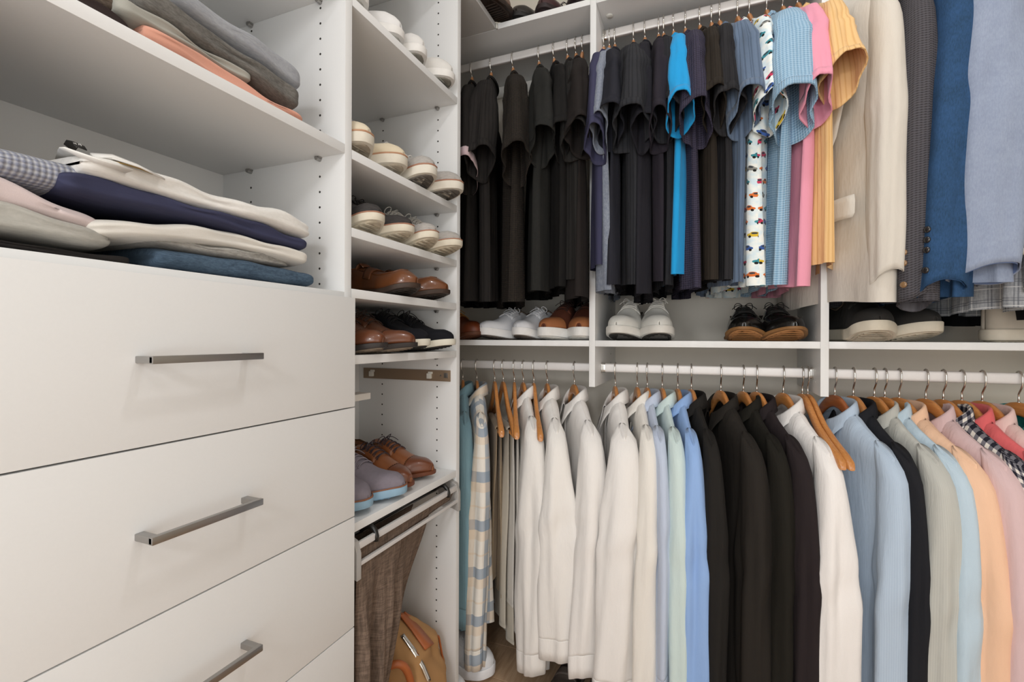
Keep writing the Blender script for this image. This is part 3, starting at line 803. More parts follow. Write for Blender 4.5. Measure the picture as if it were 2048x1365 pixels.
# ---------------------------------------------------------------- blazers in the right upper bay
def blazer(x, swivel, label, col, pat, col2, yn=.235, RB=.055, RA=.05, SL=.60, L=.84, T=.035, W=.25, lapel=False, buttons=0, bcol='#2a241e', seed=0,
           lean=0.0, slean=0.0, sz=-.10, lining=None, wood='cherry', stemz=0, hl=None, sout=0.0, fold=.008, btn_side=-1):
    rng = random.Random(seed)
    loc = (x, RY, RZU - .0585); rz = math.radians(swivel)
    mat = fabric('cloth_%s_%s' % (pat, col), col, pat, col2)
    hanger(loc, rz, hl or ('dark wooden hanger inside the ' + label), 'hangers on the upper rod', wood)
    g = empty('blazer', loc, rz, label, 'jacket', 'jackets in the right bay')
    MB().grid(body_rows(.215, W, T, L, rng, .002 if lapel else fold, lean=lean, nseg=72, nv=34, nrb=.03, ndip=.08)).obj('body', mat, g)
    for side in (1, -1):
        ln = slean if side == 1 else 0
        so = sout if side == 1 else -.03
        path = [(0, .195, -.115, 0), (.05, .212, -.132, 0), (.15, .228 + so * .4, -.122 - SL * .15, 0), (.5, .236 + so, -.122 - SL * .5, ln * .5), (1, .235 + so, -.122 - SL, ln)]
        k = 1 if side == 1 else .6
        ra = [(0, .018), (.04, .034 * k), (.12, RA * .95 * k), (.4, RA * 1.05 * k), (.8, RA * .95 * k), (1, RA * .88 * k)]
        rb = [(0, .016), (.04, RB * .5), (.12, RB * .78), (.4, RB), (.8, RB * .97), (1, RB * .92)]
        rows = sleeve_rows(path, ra, rb, .018, rng, .055, side=side, nv=30 if side == 1 else 8, nseg=44 if side == 1 else 18)
        o = MB().grid(rows, True, True).obj('sleeve', mat, g); solid(o, .0022, 0)
        if side == 1:
            # lining just inside the cuff
            R = [np.array(r) for r in rows[-6:]]
            K = []
            for r in R:
                c = r.mean(0); K.append(c + (r - c) * .93)
            q = MB().grid(K, True).obj('lining', fabric('lining_' + (lining or col), lining or col, 'plain', rough=.6), o)
            for i in range(buttons):
                fr = 1 - .06 - .035 * i
                idx = fr * (len(rows) - 1); r = np.array(rows[int(idx)]); K = len(r)
                ang = PI * (1.66 if btn_side < 0 else .30)
                th = int(K * ang / (2 * PI)) % K
                p = r[th]; c = r.mean(0); n = p - c; n[2] = 0; n /= np.linalg.norm(n)
                MB().lathe([(0.0, .0045), (.004, .0045), (.0068, .0035), (.0075, .0012), (.007, 0)], 16, tuple(p + n * .001), tuple(n)).obj('cuff_button', mat_plain('horn_' + bcol, bcol, .25, coat=.5), o)
    if lapel:
        # notched lapel, pocket flap, buttonhole on the face turned to the room
        def face(a, z, off=.003):
            v = min(1, max(0, -z / L)); t = .010 + (T - .010) * float(ss(.01, .16, v)) + .15 * T * float(ss(.5, 1, v))
            W_ = .215 + (W - .215) * float(ss(.02, .4, v)); sth = math.sqrt(max(0, 1 - min(1, abs(a) / W_) ** (2 / .85)))
            return (-(t * sth ** .75 * 1.26) - off - .003, -a, z)
        def patch(name, pts, off, th=.002, rows_=10):
            # pts: (a_left, a_right, z) rows
            P = []
            for al, ar, z in pts:
                P.append([face(al + (ar - al) * q, z, off + .004 * math.sin(PI * q)) for q in np.linspace(0, 1, 7)])
            o = MB().grid(P, False).obj(name, mat, g); solid(o, th, 0); return o
        patch('lapel', [(.10, .15, -.11), (.10, .175, -.16), (.10, .195, -.21), (.10, .206, -.26), (.10, .190, -.275), (.10, .186, -.30), (.10, .175, -.36), (.09, .150, -.44), (.08, .09, -.53)], .012)
        patch('collar', [(.06, .11, -.06), (.07, .14, -.10), (.09, .168, -.14), (.12, .20, -.21), (.14, .195, -.235)], .017)
        patch('pocket_flap', [(.085, .200, -.60), (.085, .202, -.615), (.087, .202, -.645), (.093, .197, -.655)], .006)
        patch('breast_welt', [(.150, .182, -.335), (.150, .184, -.36)], .009)
        MB().box(-.0006, .0006, -.009, .009, -.0012, .0012).obj('buttonhole', mat, g).location = face(.165, -.255, .022)
    # collar roll round the neck
    m = MB(); pts = []
    for t in np.linspace(.5, 2 * PI - .5, 26):
        a = .078 * math.sin(t); pts.append((-.026 * math.cos(t), -a, zt(a) + .018 - .03 * max(0, math.cos(t))))
    m.tube(pts, .011, 10, flat=1.3).obj('collar_roll', mat, g)
    return g
blazer(.318, 18, 'beige cotton blazer with notched lapel and flap pocket', '#d6cfc4', 'plain', None, RB=.036, RA=.038, SL=.70, L=.86, T=.048, lapel=True, seed=101, sout=-.005)
blazer(.392, 14, 'charcoal crinkle stripe blazer right of the beige one', '#57555a', 'seersucker', '#322f31', RB=.036, RA=.042, SL=.755, L=.86, T=.028, seed=102, buttons=3, bcol='#8a6a48', sout=-.015)
blazer(.450, 16, 'deep blue blazer with dark cuff buttons', '#31527a', 'denim', '#27425f', RB=.046, RA=.045, SL=.73, L=.86, T=.028, seed=103, buttons=4, bcol='#1c1a1c', slean=-.035)
blazer(.520, 13, 'light steel blue blazer with pale cuff buttons', '#98a3b8', 'denim', '#8a95ac', RB=.066, RA=.05, SL=.70, L=.83, T=.032, seed=104, buttons=4, bcol='#d8cdb8', lining='#6d7fa6', slean=-.015, btn_side=1)
blazer(.625, 13, 'grey windowpane check blazer at the right edge', '#b5b7ba', 'windowpane', '#94979c', RB=.05, RA=.05, SL=.72, L=.885, T=.036, seed=105, buttons=4, bcol='#9a7a5a')
blazer(.715, 14, 'black blazer behind the windowpane check one', '#1e1d20', 'plain', None, RB=.045, RA=.05, SL=.70, L=.91, T=.03, seed=106)

# ---------------------------------------------------------------- trousers folded over hangers, corner bay
def trousers_on_hanger(px, swivel, label, col, L, seed, hl, w=.15, T=.016, pat='plain', yoff=0.0):
    rng = random.Random(seed)
    loc, rz = place(px, swivel)
    hanger(loc, rz, hl, 'hangers on the lower rod', bar=True)
    g = empty('trousers', loc, rz, label, 'trousers', 'trousers on the lower rod')
    mat = fabric('cloth_%s_%s' % (pat, col), col, pat)
    for k, (LL, s_) in enumerate(((L, 1), (L - .06, -1))):
        rows = []
        ph = rng.uniform(0, 6)
        for v in np.linspace(0, 1, 24):
            th = np.linspace(0, 2 * PI, 40, endpoint=False)
            a = yoff + w * (1 - .22 * ss(.0, .8, v)) * sgp(np.cos(th), .7)
            A = .006 * ss(.05, .5, v)
            b = s_ * (.007 + .006 * v) + (.006 + (T - .006) * ss(0, .3, v)) * .6 * np.sin(th) + A * np.sin(2 * PI * a / .09 + ph + v)
            z = -.148 - LL * v + .012 * (1 - v) * 0 + .004 * np.sin(a * 30 + ph) * v
            rows.append(np.stack([b, -a, z + 0 * a], 1))
        MB().grid(rows, True, False, False).obj('leg', mat, g)
        # cuff seam
        m = MB(); R = [np.array(rows[-1]) * 1.0, np.array(rows[-1]) * 1.0 + np.array([0, 0, .012])]
        for r in R:
            c = r.mean(0); d = r - c; d[:, 2] = 0; r += d * .03
        m.grid(R, True).obj('hem', mat, g)
    # fold over the bar
    m = MB(); P = []
    for t in np.linspace(0, PI, 9):
        P.append([(.0125 * math.cos(t), -(yoff + q * w), -.150 + .012 * math.sin(t)) for q in np.linspace(-1, 1, 12)])
    o = m.grid(P, False).obj('waist_fold', mat, g); solid(o, .0015, 0)
    return g
trousers_on_hanger(990, 30, 'tan cotton trousers folded over a hanger', '#a08e76', .58, 201, 'wooden hanger carrying the tan trousers')
trousers_on_hanger(1007, 33, 'cream trousers folded over a hanger', '#cfc7b8', .74, 202, 'wooden hanger carrying the cream trousers')
trousers_on_hanger(1029, 24, 'off white trousers folded over a hanger', '#e3ded6', .66, 203, 'wooden hanger carrying the off white trousers')
# ================================================================ folded clothes
def folded(name, label, cat, group, mat, y0, y1, xf, depth, z0, h, seed, droop0=0.0, droop1=0.0, groove=.5, wob=.003, e0=.018, e1=.018, taper=0.0, sag=0.0):
    """a folded garment lying with its rolled edge toward the room (+x)"""
    rng = random.Random(seed)
    p = [rng.uniform(0, 6.28) for _ in range(6)]
    ny, nc = 44, 36
    rows = []
    L = y1 - y0
    for i in range(ny + 1):
        q = i / ny
        # cluster rings at the two ends
        qq = .5 - .5 * math.cos(PI * q)
        y = y0 + L * qq
        d0, d1 = (y - y0) / e0, (y1 - y) / e1
        k = 1.0
        if d0 < 1: k = min(k, math.sqrt(max(0, 1 - (1 - d0) ** 2)))
        if d1 < 1: k = min(k, math.sqrt(max(0, 1 - (1 - d1) ** 2)))
        hh = h * (.62 + .38 * k) if 1 < i < ny - 1 else h * (.5 if 0 < i < ny else .3)
        kd = .92 + .08 * k
        hh *= (1 - taper * qq)
        zc = z0 + h / 2 * (1 - taper * qq) - droop0 * (1 - qq) ** 3 - droop1 * qq ** 3 + sag * math.sin(PI * qq)
        ring = []
        for j in range(nc):
            t = 2 * PI * j / nc
            cx_, sz_ = math.cos(t), math.sin(t)
            fx = np.sign(cx_) * abs(cx_) ** .35; fz = np.sign(sz_) * abs(sz_) ** .8
            x = fx * depth / 2 * kd
            z = fz * hh / 2
            # pinch in the rolled edge
            if cx_ > 0.35: x -= groove * .010 * math.exp(-(z / (.16 * h)) ** 2) * (1 + .6 * math.sin(22 * y + p[0]))
            x += wob * math.sin(26 * y + p[1]) + .6 * wob * math.sin(61 * y + p[2] + 2 * t)
            if sz_ > 0: z += wob * 1.1 * math.sin(30 * y + p[3] + 14 * x) + .5 * wob * math.sin(75 * y + p[4])
            z += .5 * wob * math.sin(24 * y + p[5]) * (k if k < 1 else 1)
            ring.append((xf - depth / 2 + x, y, zc + z))
        rows.append(ring)
    g = empty(name, (xf - depth / 2, (y0 + y1) / 2, z0), 0, label, cat, group)
    m = MB().grid(rows, True, True, True)
    m.obj('cloth', mat, g, world=True)
    # a row of stitching close to the rolled edge
    st = []
    for i in range(4, ny - 3):
        r = rows[i]; a, b = Vector(r[3]), Vector(r[4])
        st.append(tuple((a + b) / 2 + Vector((.0006, 0, .0006))))
    return g
JF = LF - .012
fz = lambda r: Zr(r)
G1 = 'folded clothes on the shelf above the drawers'
FG = 'folded clothes on the upper left shelf'
folded('folded_jeans', 'blue denim jeans at the bottom of the right hand stack', 'jeans', G1, fabric('blue_denim', '#39495a', 'denim', '#55697c'), .425, .712, JF, .27, fz(.0937), .036, 1, groove=.3, wob=.0018)
folded('folded_jeans', 'washed grey jeans under the cream trousers', 'jeans', G1, fabric('grey_denim', '#8d8a84', 'denim', '#b3b0aa'), .40, .66, JF - .006, .26, fz(.126), .026, 2, groove=.8, wob=.003, taper=.25)
folded('folded_trousers', 'cream trousers between the grey jeans and navy trousers', 'trousers', G1, fabric('cream_twill', '#e0dbd2', 'plain'), .345, .690, JF + .002, .28, fz(.143), .032, 3, droop0=.026, droop1=.010, wob=.0022, groove=.6)
folded('folded_trousers', 'navy blue trousers in the right hand stack', 'trousers', G1, fabric('navy_twill', '#3c3e57', 'plain'), .318, .692, JF + .001, .28, fz(.170), .032, 4, droop1=.010, droop0=-.002, wob=.003, groove=.6)
tj = folded('folded_jeans', 'white jeans on top of the right hand stack with open fly', 'jeans', G1, fabric('white_denim', '#e4e1db', 'denim', '#eeebe6'), .335, .700, JF + .002, .24, fz(.194), .036, 5, droop1=.008, wob=.003, groove=.5)
folded('folded_trousers', 'off white trousers behind the white jeans', 'trousers', G1, fabric('offwhite_twill', '#dcd7d2', 'plain'), .47, .705, JF - .10, .20, fz(.216), .026, 6, droop1=.010, wob=.003)
folded('folded_trousers', 'black trousers at the bottom of the left hand stack', 'trousers', G1, fabric('black_twill', '#34302e', 'plain'), .16, .395, JF - .004, .27, fz(.0937), .018, 7, taper=.3, wob=.002)
folded('folded_trousers', 'grey green trousers in the left hand stack', 'trousers', G1, fabric('sage_twill', '#aba8a0', 'denim', '#b9b6ae'), .155, .372, JF + .002, .28, fz(.109), .036, 8, taper=.1, wob=.004, groove=.4, e1=.04)
folded('folded_trousers', 'pale pink trousers in the left hand stack', 'trousers', G1, fabric('pink_twill', '#dccbc9', 'plain'), .155, .362, JF - .004, .27, fz(.140), .038, 9, wob=.004, droop1=.016, groove=.2, e1=.05)
folded('folded_sweater', 'chunky blue grey knit jumper on top of the left stack', 'sweater', G1, fabric('blue_knit', '#8a8ea0', 'knit', '#c2c4c8', wr=.2), .155, .350, JF - .010, .26, fz(.172), .044, 10, wob=.003, groove=.1, e1=.035)

folded('folded_trousers', 'salmon orange trousers at the bottom of the upper stack', 'trousers', FG, fabric('salmon_twill', '#dca08a', 'plain'), .405, .674, JF + .004, .27, fz(.3947), .038, 11, taper=.5, wob=.003, e0=.05)
folded('folded_trousers', 'grey beige trousers second in the upper stack', 'trousers', FG, fabric('stone_twill', '#a9a79e', 'plain'), .372, .575, JF - .002, .27, fz(.424), .030, 12, taper=.4, droop0=.010, wob=.004, groove=.8)
folded('folded_jeans', 'dark grey jeans in the upper stack', 'jeans', FG, fabric('dark_grey_denim', '#5b5854', 'denim', '#7b7873'), .40, .672, JF - .002, .27, fz(.438), .042, 13, droop1=.020, wob=.004, groove=.7)
folded('folded_trousers', 'light steel grey trousers on top of the upper stack', 'trousers', FG, fabric('steel_twill', '#92949a', 'denim', '#a5a7ab'), .44, .684, JF - .010, .26, fz(.474), .046, 14, droop1=.014, wob=.003, groove=.3)
folded('folded_trousers', 'dark plum trousers at the left of the upper shelf', 'trousers', FG, fabric('plum_twill', '#4a3d3b', 'plain'), .16, .395, JF + .002, .27, fz(.3947), .026, 15, wob=.003, taper=.3)
folded('folded_sweater', 'brown tweed jumper on the dark plum trousers', 'sweater', FG, fabric('tweed', '#6b5f54', 'heather', '#453b33'), .16, .385, JF - .01, .26, fz(.419), .030, 16, wob=.004, droop1=.008)
folded('folded_trousers', 'black trousers above the brown tweed jumper', 'trousers', FG, fabric('jet_twill', '#1d1b1a', 'plain'), .16, .375, JF - .02, .25, fz(.447), .025, 17, wob=.003)
# open fly, zip and woven tag of the white jeans
def strip(name, pts, width, mat, parent, th=.0015, nrm=(1, 0, 0)):
    P = []
    for i, p in enumerate(pts):
        p = Vector(p); t = (Vector(pts[min(i + 1, len(pts) - 1)]) - Vector(pts[max(i - 1, 0)])).normalized()
        wv = t.cross(Vector(nrm)).normalized() * width / 2
        P.append([tuple(p - wv), tuple(p), tuple(p + wv)])
    o = MB().grid(P, False).obj(name, mat, parent, world=True); solid(o, th, 0); return o
wd = _M['white_denim']
xj = JF
strip('waistband', [(xj - .11, .372, fz(.236)), (xj - .06, .352, fz(.232)), (xj - .03, .340, fz(.226)), (xj - .008, .332, fz(.219)), (xj + .004, .345, fz(.213)), (xj + .006, .38, fz(.212))], .026, wd, tj, .002, (0, .3, 1))
zp = strip('zip', [(xj - .004, .366, fz(.2235)), (xj + .002, .38, fz(.2225)), (xj + .005, .395, fz(.2215)), (xj + .006, .41, fz(.219))], .0045, mat_plain('brass', '#a68a55', .3, .9), tj, .0016, (.3, 0, 1))
for k in range(2):
    strip('fly_flap', [(xj - .02 + .01 * k, .35, fz(.225)), (xj - .004, .37, fz(.228 + .002 * k)), (xj + .002, .395, fz(.2255)), (xj + .002, .425, fz(.219))], .016, wd, tj, .002, (.5, 0, 1))
tg = strip('brand_tag', [(xj - .075, .357, fz(.246)), (xj - .055, .351, fz(.2465)), (xj - .038, .349, fz(.243)), (xj - .030, .348, fz(.236))], .013, mat_plain('tag_black', '#1e1c1a', .7), tj, .001, (1, 0, .4))

def lettering(txt, size, loc, xdir, nrm, mat, parent, name='lettering'):
    cu = bpy.data.curves.new(name, 'FONT'); cu.body = txt; cu.size = size; cu.extrude = .0002; cu.align_x = 'CENTER'; cu.align_y = 'CENTER'
    t = bpy.data.objects.new(name, cu); C.objects.link(t)
    me = bpy.data.meshes.new_from_object(t); bpy.data.objects.remove(t); bpy.data.curves.remove(cu)
    x = Vector(xdir).normalized(); z = Vector(nrm).normalized(); y = z.cross(x).normalized(); x = y.cross(z)
    o = mobj(name, me, mat, parent)
    par = parent; off = Vector((0, 0, 0))
    while par: off += Vector(par.location); par = par.parent
    o.matrix_local = Matrix.Translation(Vector(loc) - off) @ Matrix(((x.x, y.x, z.x), (x.y, y.y, z.y), (x.z, y.z, z.z))).to_4x4()
    return o
lettering('IVI', .009, (xj - .034, .3475, fz(.2395)), (-.3, 1, .2), (1, .1, .55), mat_plain('lettering_white', '#d8d6d2', .7), tg)

# ================================================================ shoes
def shoe(name, label, group, loc, rot, up, sole_c, L=.288, Wd=.10, hs=.022, kind='sneaker', lace=None, toe_h=.048, instep=.088, coll=.085, spring=.014,
         under=None, rim=None, toecap=None, rough=.85, outs=.004, tread=True, cat='shoe', lining='#6a5a4a', pitch=0.0, pointy=0.0, heel=False, mirror=1, brogue=False):
    g = empty(name, loc, rot, label, cat, group)
    if pitch: g.rotation_euler = (0, pitch, rot)
    ns = 40
    S = np.concatenate([[0, .006, .02, .045], np.linspace(.08, .92, ns), [.955, .98, .994, 1]])
    def hw(s):                                             # half width of the foot outline
        base = np.interp(s, [0, .12, .35, .5, .68, .82, 1], [.064, .068, .063, .070, .098, .092, .070 - .03 * pointy]) / .2 * Wd
        e0 = math.sqrt(max(0, 1 - (1 - min(1, s / .10)) ** 2)); r1 = .17 + .1 * pointy
        e1 = math.sqrt(max(0, 1 - (1 - min(1, (1 - s) / r1)) ** 2))
        return base * min(e0, e1)
    def cen(s): return mirror * .10 * Wd * math.sin(PI * min(1, s) * .95 + .2) * .5 - mirror * .012 * ss(.7, 1, s)
    def lift(s): return spring * float(ss(.62, 1.02, s)) ** 1.3
    # sole
    rings = []
    th = np.linspace(0, 2 * PI, 64, endpoint=False)
    def outline(f):
        pts = []
        for sgn, seq in ((1, S), (-1, S[::-1][1:-1])):
            for s in seq:
                ww = hw(s) + f if hw(s) > 0 or f > 0 else 0
                x = s * L; 
                if s < .05: x -= f * (1 - s / .05)
                if s > .95: x += f * (s - .95) / .05
                if s in (0, 1): ww = 0
                pts.append((x, cen(s) + sgn * ww, s))
        return pts
    def hgt(s): return hs * (1.0 + (.25 if heel and s < .3 else 0) - .12 * float(ss(.5, .9, s)))
    rows = []
    for f, fr in ((-.004, 0.0), (outs - .001, .06), (outs, .3), (outs, .92), (outs - .0015, 1.0), (-.002, 1.0)):
        rows.append([(x, y, lift(s) + fr * hgt(s)) for x, y, s in outline(f)])
    sm = MB().grid(rows, True, True, True)
    so = sm.obj('sole', mat_plain('sole_%s' % sole_c, sole_c, .6, noise_amt=.08, nscale=60, bump=.15), g, sharp=50)
    # outsole with tread
    uc = under or sole_c
    m = MB(); rr = [[(x, y, lift(s) - d) for x, y, s in outline(f)] for f, d in ((-.006, -.0005), (-.006, .0022), (-.012, .0026))]
    m.grid(rr, True, True, True)
    for i in range(9):
        s = .58 + i * .042; wv = hw(s) * .72
        m.box(s * L - .0022, s * L + .0022, cen(s) - wv, cen(s) + wv, lift(s) - .0038, lift(s) - .0018)
    for i in range(4):
        s = .08 + i * .05; wv = hw(s) * .7
        m.box(s * L - .0022, s * L + .0022, cen(s) - wv, cen(s) + wv, -.0036, -.0018)
    m.obj('outsole', mat_plain('under_%s' % uc, uc, .8, noise_amt=.25, nscale=90, bump=.4), g)
    if rim:
        rr = [[(x, y, lift(s) + hgt(s) * fr) for x, y, s in outline(f)] for f, fr in ((outs - .001, .96), (outs + .0003, 1.0), (outs + .0003, 1.12), (outs - .003, 1.14))]
        MB().grid(rr, True, False, False).obj('welt', mat_plain('welt_%s' % rim, rim, .6), g)
    # upper
    def top(s):      # height of the centre line above the sole
        if kind == 'loafer':
            return np.interp(s, [0, .1, .3, .42, .52, .62, .75, .88, 1], [coll * .82, coll * .78, coll * .66, instep * .86, instep * .80, instep * .66, toe_h * 1.1, toe_h, toe_h * .35])
        return np.interp(s, [0, .1, .25, .38, .46, .58, .70, .80, .90, .97, 1], [coll * .86, coll * .82, coll * .68, coll * .86, instep, instep * .86, instep * .64, toe_h * 1.02, toe_h * .86, toe_h * .56, toe_h * .25])
    o0, o1 = .035, (.46 if kind != 'loafer' else .42)
    rows = []
    NQ = 31
    Q = np.linspace(-1, 1, NQ)
    zoff = 0.0
    for s in S:
        w_ = max(.0008, hw(s) - .0025); c = cen(s); base = lift(s) + hgt(s) - .002
        H = float(top(s)); op = float(ss(o0, o0 + .05, s) * (1 - ss(o1 - .06, o1, s)))
        gap = .46
        ring = []
        for q in Q:
            aq = abs(q)
            # closed arch
            yy_ = w_ * math.copysign(min(1, math.sin(PI / 2 * aq) ** .82), q)
            zz_ = H * max(0, math.cos(PI / 2 * aq)) ** (.72 if s > .6 else .62)
            if op > 0:
                if aq >= gap:
                    k = (1 - aq) / (1 - gap)
                    yo = w_ * (1 - .40 * k ** 1.6) * math.copysign(1, q); zo = H * k ** .9
                    lipy = w_ * .60
                elif aq >= gap - .1:
                    yo = math.copysign(w_ * .56, q); zo = H * .96
                else:
                    k = aq / (gap - .1); yo = math.copysign(w_ * .52 * k, q); zo = .012 + (H * .93 - .012) * k ** 6
                yy_ = yy_ * (1 - op) + yo * op; zz_ = zz_ * (1 - op) + zo * op
            ring.append((s * L + (.004 if s == 0 else 0), c + yy_, base + max(0, zz_)))
        rows.append(ring)
    upm = up if not isinstance(up, str) else mat_plain('upper_%s_%d' % (up, int(rough * 100)), up, rough, noise_amt=.08, nscale=45, bump=.12, coat=0.35 if rough < .45 else 0)
    uo = MB().grid(rows, False).obj('upper', upm, g); solid(uo, .0016, 0)
    def surf(s, q, lft=.0012):
        i = int(np.clip(np.searchsorted(S, s), 1, len(S) - 1)); j = (q + 1) / 2 * (NQ - 1); j0 = int(min(NQ - 2, max(0, math.floor(j)))); fj = j - j0
        fi = (s - S[i - 1]) / (S[i] - S[i - 1])
        R = [Vector(rows[a][b]) for a, b in ((i - 1, j0), (i - 1, j0 + 1), (i, j0), (i, j0 + 1))]
        p = (R[0] * (1 - fj) + R[1] * fj) * (1 - fi) + (R[2] * (1 - fj) + R[3] * fj) * fi
        ctr = Vector((p.x, cen(s), lift(s) + hgt(s)))
        n = (p - ctr); n.x = .15 * n.length; n.normalize()
        return p + n * lft
    # padded collar rim
    pts = [surf(s, -.44, .001) for s in np.linspace(.07, o1 - .03, 12)] 
    pts2 = [surf(s, .44, .001) for s in np.linspace(o1 - .03, .07, 12)]
    heel_p = [Vector((.006, cen(0) + w__, (pts[0].z + .002))) for w__ in (.012, 0, -.012)]
    MB().tube([tuple(p) for p in pts + pts2 + heel_p], .0028 if kind == 'sneaker' else .0018, 8, closed=True).obj('collar', mat_plain('lining_%s' % lining, lining, .8), g)
    if kind == 'loafer':
        P = [[tuple(surf(s, q, .0028)) for q in np.linspace(-.80, .80, 14)] for s in np.linspace(.50, .59, 5)]
        o = MB().grid(P, False).obj('strap', upm, g); solid(o, .0022, 0)
        pts = [tuple(surf(s, q, .001)) for s, q in [(.44, -.45), (.55, -.52), (.68, -.5), (.80, -.38), (.87, -.2), (.895, 0), (.87, .2), (.80, .38), (.68, .5), (.55, .52), (.44, .45)]]
        MB().tube(pts, .0016, 6).obj('moc_seam', upm, g)
        P = [[tuple(surf(s, q, .003 + .022 * (1 - (s - .38) / .08))) for q in np.linspace(-.3, .3, 8)] for s in np.linspace(.38, .46, 5)]
        o = MB().grid(P, False).obj('tongue', upm, g); solid(o, .002, 0)
    else:
        lc = lace or '#e8e4dc'
        # tongue
        P = []
        for i, s in enumerate(np.linspace(.36, .60, 8)):
            k = max(0, 1 - i / 3.5)
            P.append([tuple(surf(max(s, .44), q, .002) + Vector((-(max(s, .44) - s) * L, 0, .018 * k))) for q in np.linspace(-.26, .26, 7)])
        o = MB().grid(P, False).obj('tongue', upm, g); solid(o, .003, 0)
        for sg in (-1, 1):
            P = [[tuple(surf(s, sg * q, .0022)) for q in (.24, .32, .44, .56)] for s in np.linspace(.45, .64, 6)]
            o = MB().grid(P, False).obj('eyestay', upm, g); solid(o, .0018, 0)
        m = MB()
        nl = 5
        for i in range(nl):
            s = .47 + .165 * i / (nl - 1)
            for (qa, sa, qb, sb) in ((-.34, s, .34, s + .018), (.34, s, -.34, s + .018)):
                pts = [tuple(surf(sa + (sb - sa) * t, qa + (qb - qa) * t, .0035 + .0035 * math.sin(PI * t))) for t in np.linspace(0, 1, 7)]
                m.tube(pts, .0013, 6)
        c0 = surf(.465, 0, .008)
        for sg in (-1, 1):       # bow
            loop = [tuple(c0 + Vector((.006 * math.sin(t * 1.3) + .004, sg * (.004 + .022 * math.sin(t / 2) ** 1.2 * 1.0), .010 * math.sin(t) - .004 * math.sin(t / 2)))) for t in np.linspace(0, 2 * PI, 14)]
            m.tube(loop, .0012, 6)
            m.tube([tuple(c0 + Vector((.004 + .02 * t, sg * (.004 + .03 * t), -.012 * t + .006 * math.sin(PI * t)))) for t in np.linspace(0, 1, 8)], .0012, 6)
        m.obj('laces', mat_plain('lace_%s' % lc, lc, .8), g)
    if toecap:
        tc = toecap if not isinstance(toecap, str) else mat_plain('cap_%s' % toecap, toecap, rough, noise_amt=.06, coat=.3 if rough < .45 else 0)
        P = [[tuple(surf(s, q, .0016)) for q in np.linspace(-.97, .97, 22)] for s in [.79, .80, .83, .86, .89, .92, .95, .975, .993]]
        o = MB().grid(P, False).obj('toe_cap', tc, g); solid(o, .001, 0)
    if brogue:
        m = MB()
        for q in np.linspace(-.8, .8, 19): m.cyl(tuple(surf(.785, q, .0016)), tuple(surf(.785, q, 1) - surf(.785, q, 0)), .0012, .0008, 6)
        for sg in (-1, 1):
            for t in np.linspace(0, 1, 11): m.cyl(tuple(surf(.30 + .1 * t, sg * (.85 - .35 * t), .0012)), (0, sg, .6), .0011, .0008, 6)
        m.obj('punch_holes', mat_plain('punch', '#3a2014', .8), g, kind='stuff')
    return g

TOE = 0.0
def tower_shoe(toe_x, yc, z, *a, rot=0.0, L=.288, **k):
    return shoe(*a[:3], (toe_x - L * math.cos(rot), yc - L * math.sin(rot), z + .0038), rot, *a[3:], L=L, **k)
def back_shoe(px, toe_y, z, name, label, group, *a, rot=-PI / 2, L=.285, **k):
    x = x_at_y(px, toe_y)
    return shoe(name, label, group, (x - L * math.cos(rot), toe_y - L * math.sin(rot), z + .0038), rot, *a, L=L, **k)

wool_d = fabric('wool_dark', '#4a4746', 'heather', '#353231'); wool_l = fabric('wool_light', '#bdb8b2', 'heather', '#9c9792')
knit_n = fabric('knit_navy', '#24252c', 'finerib', '#1a1b20'); suede_p = mat_plain('suede_mauve', '#857d86', .95, noise_amt=.12, nscale=120, bump=.3)
T1 = TS['s1']; T2 = TS['s2']; T3 = TS['s3']; T4 = TS['s4']; T5 = TS['s5']; T6 = TS['s6']
# top tier
for i, (y, tx, c) in enumerate(((.845, -.690, '#e6e4e4'), (.955, -.690, '#e4e2e0'), (1.062, -.678, '#dddad6'), (1.168, -.668, '#dcd9d4'))):
    tower_shoe(tx, y, T1, 'sneaker', ['white sneaker, leftmost on the top shelf of the tower', 'white sneaker, second from left on the top tower shelf', 'off white sneaker with grey tread, third on the top tower shelf', 'off white sneaker with grey tread beside the panel on top'][i], 'sneakers on the top tower shelf', c, '#e6e3de', under='#8b887e' if i > 1 else '#b9b7b0', mirror=(-1) ** i, toe_h=.05, spring=.016, hs=.024)
# second tier
for i, (y, tx, u, sc, un, rm) in enumerate(((.842, -.672, '#d9ccb4', '#d8d0c0', '#a39886', '#b98c6c'), (.950, -.676, '#d9cbb0', '#d8d0c0', '#b5aa98', '#b98c6c'), (1.060, -.645, wool_l, '#ddd6c8', '#6d675f', '#a87860'), (1.170, -.640, wool_l, '#ddd6c8', '#6d675f', '#a87860'))):
    tower_shoe(tx, y, T2, 'sneaker', ['beige sneaker half hidden at the left of the second shelf', 'beige sneaker, fully visible one on the second shelf', 'light grey wool sneaker with dark outsole, left one', 'light grey wool sneaker with dark outsole, right one by the panel'][i], 'sneakers on the second tower shelf', u, sc, under=un, rim=rm, mirror=(-1) ** i, hs=.026, spring=.020, toe_h=.042, rough=.95)
for i, (y, tx, u) in enumerate(((.875, -.668, wool_d), (.968, -.668, wool_d), (1.075, -.648, wool_l), (1.165, -.640, wool_l))):
    tower_shoe(tx, y, T3, 'sneaker', ['dark grey wool sneaker in front on the third shelf', 'dark grey wool sneaker behind its mate on the third shelf', 'pale grey wool sneaker with cream sole on the third shelf', 'pale grey wool sneaker nearest the panel on the third shelf'][i], 'wool sneakers on the third tower shelf', u, '#dcd3c0', under='#c8bda8', rim='#a87860', mirror=(-1) ** i, hs=.020, spring=.024, toe_h=.038, lace='#2a2624' if i < 2 else '#d8d4cc', rough=.95)
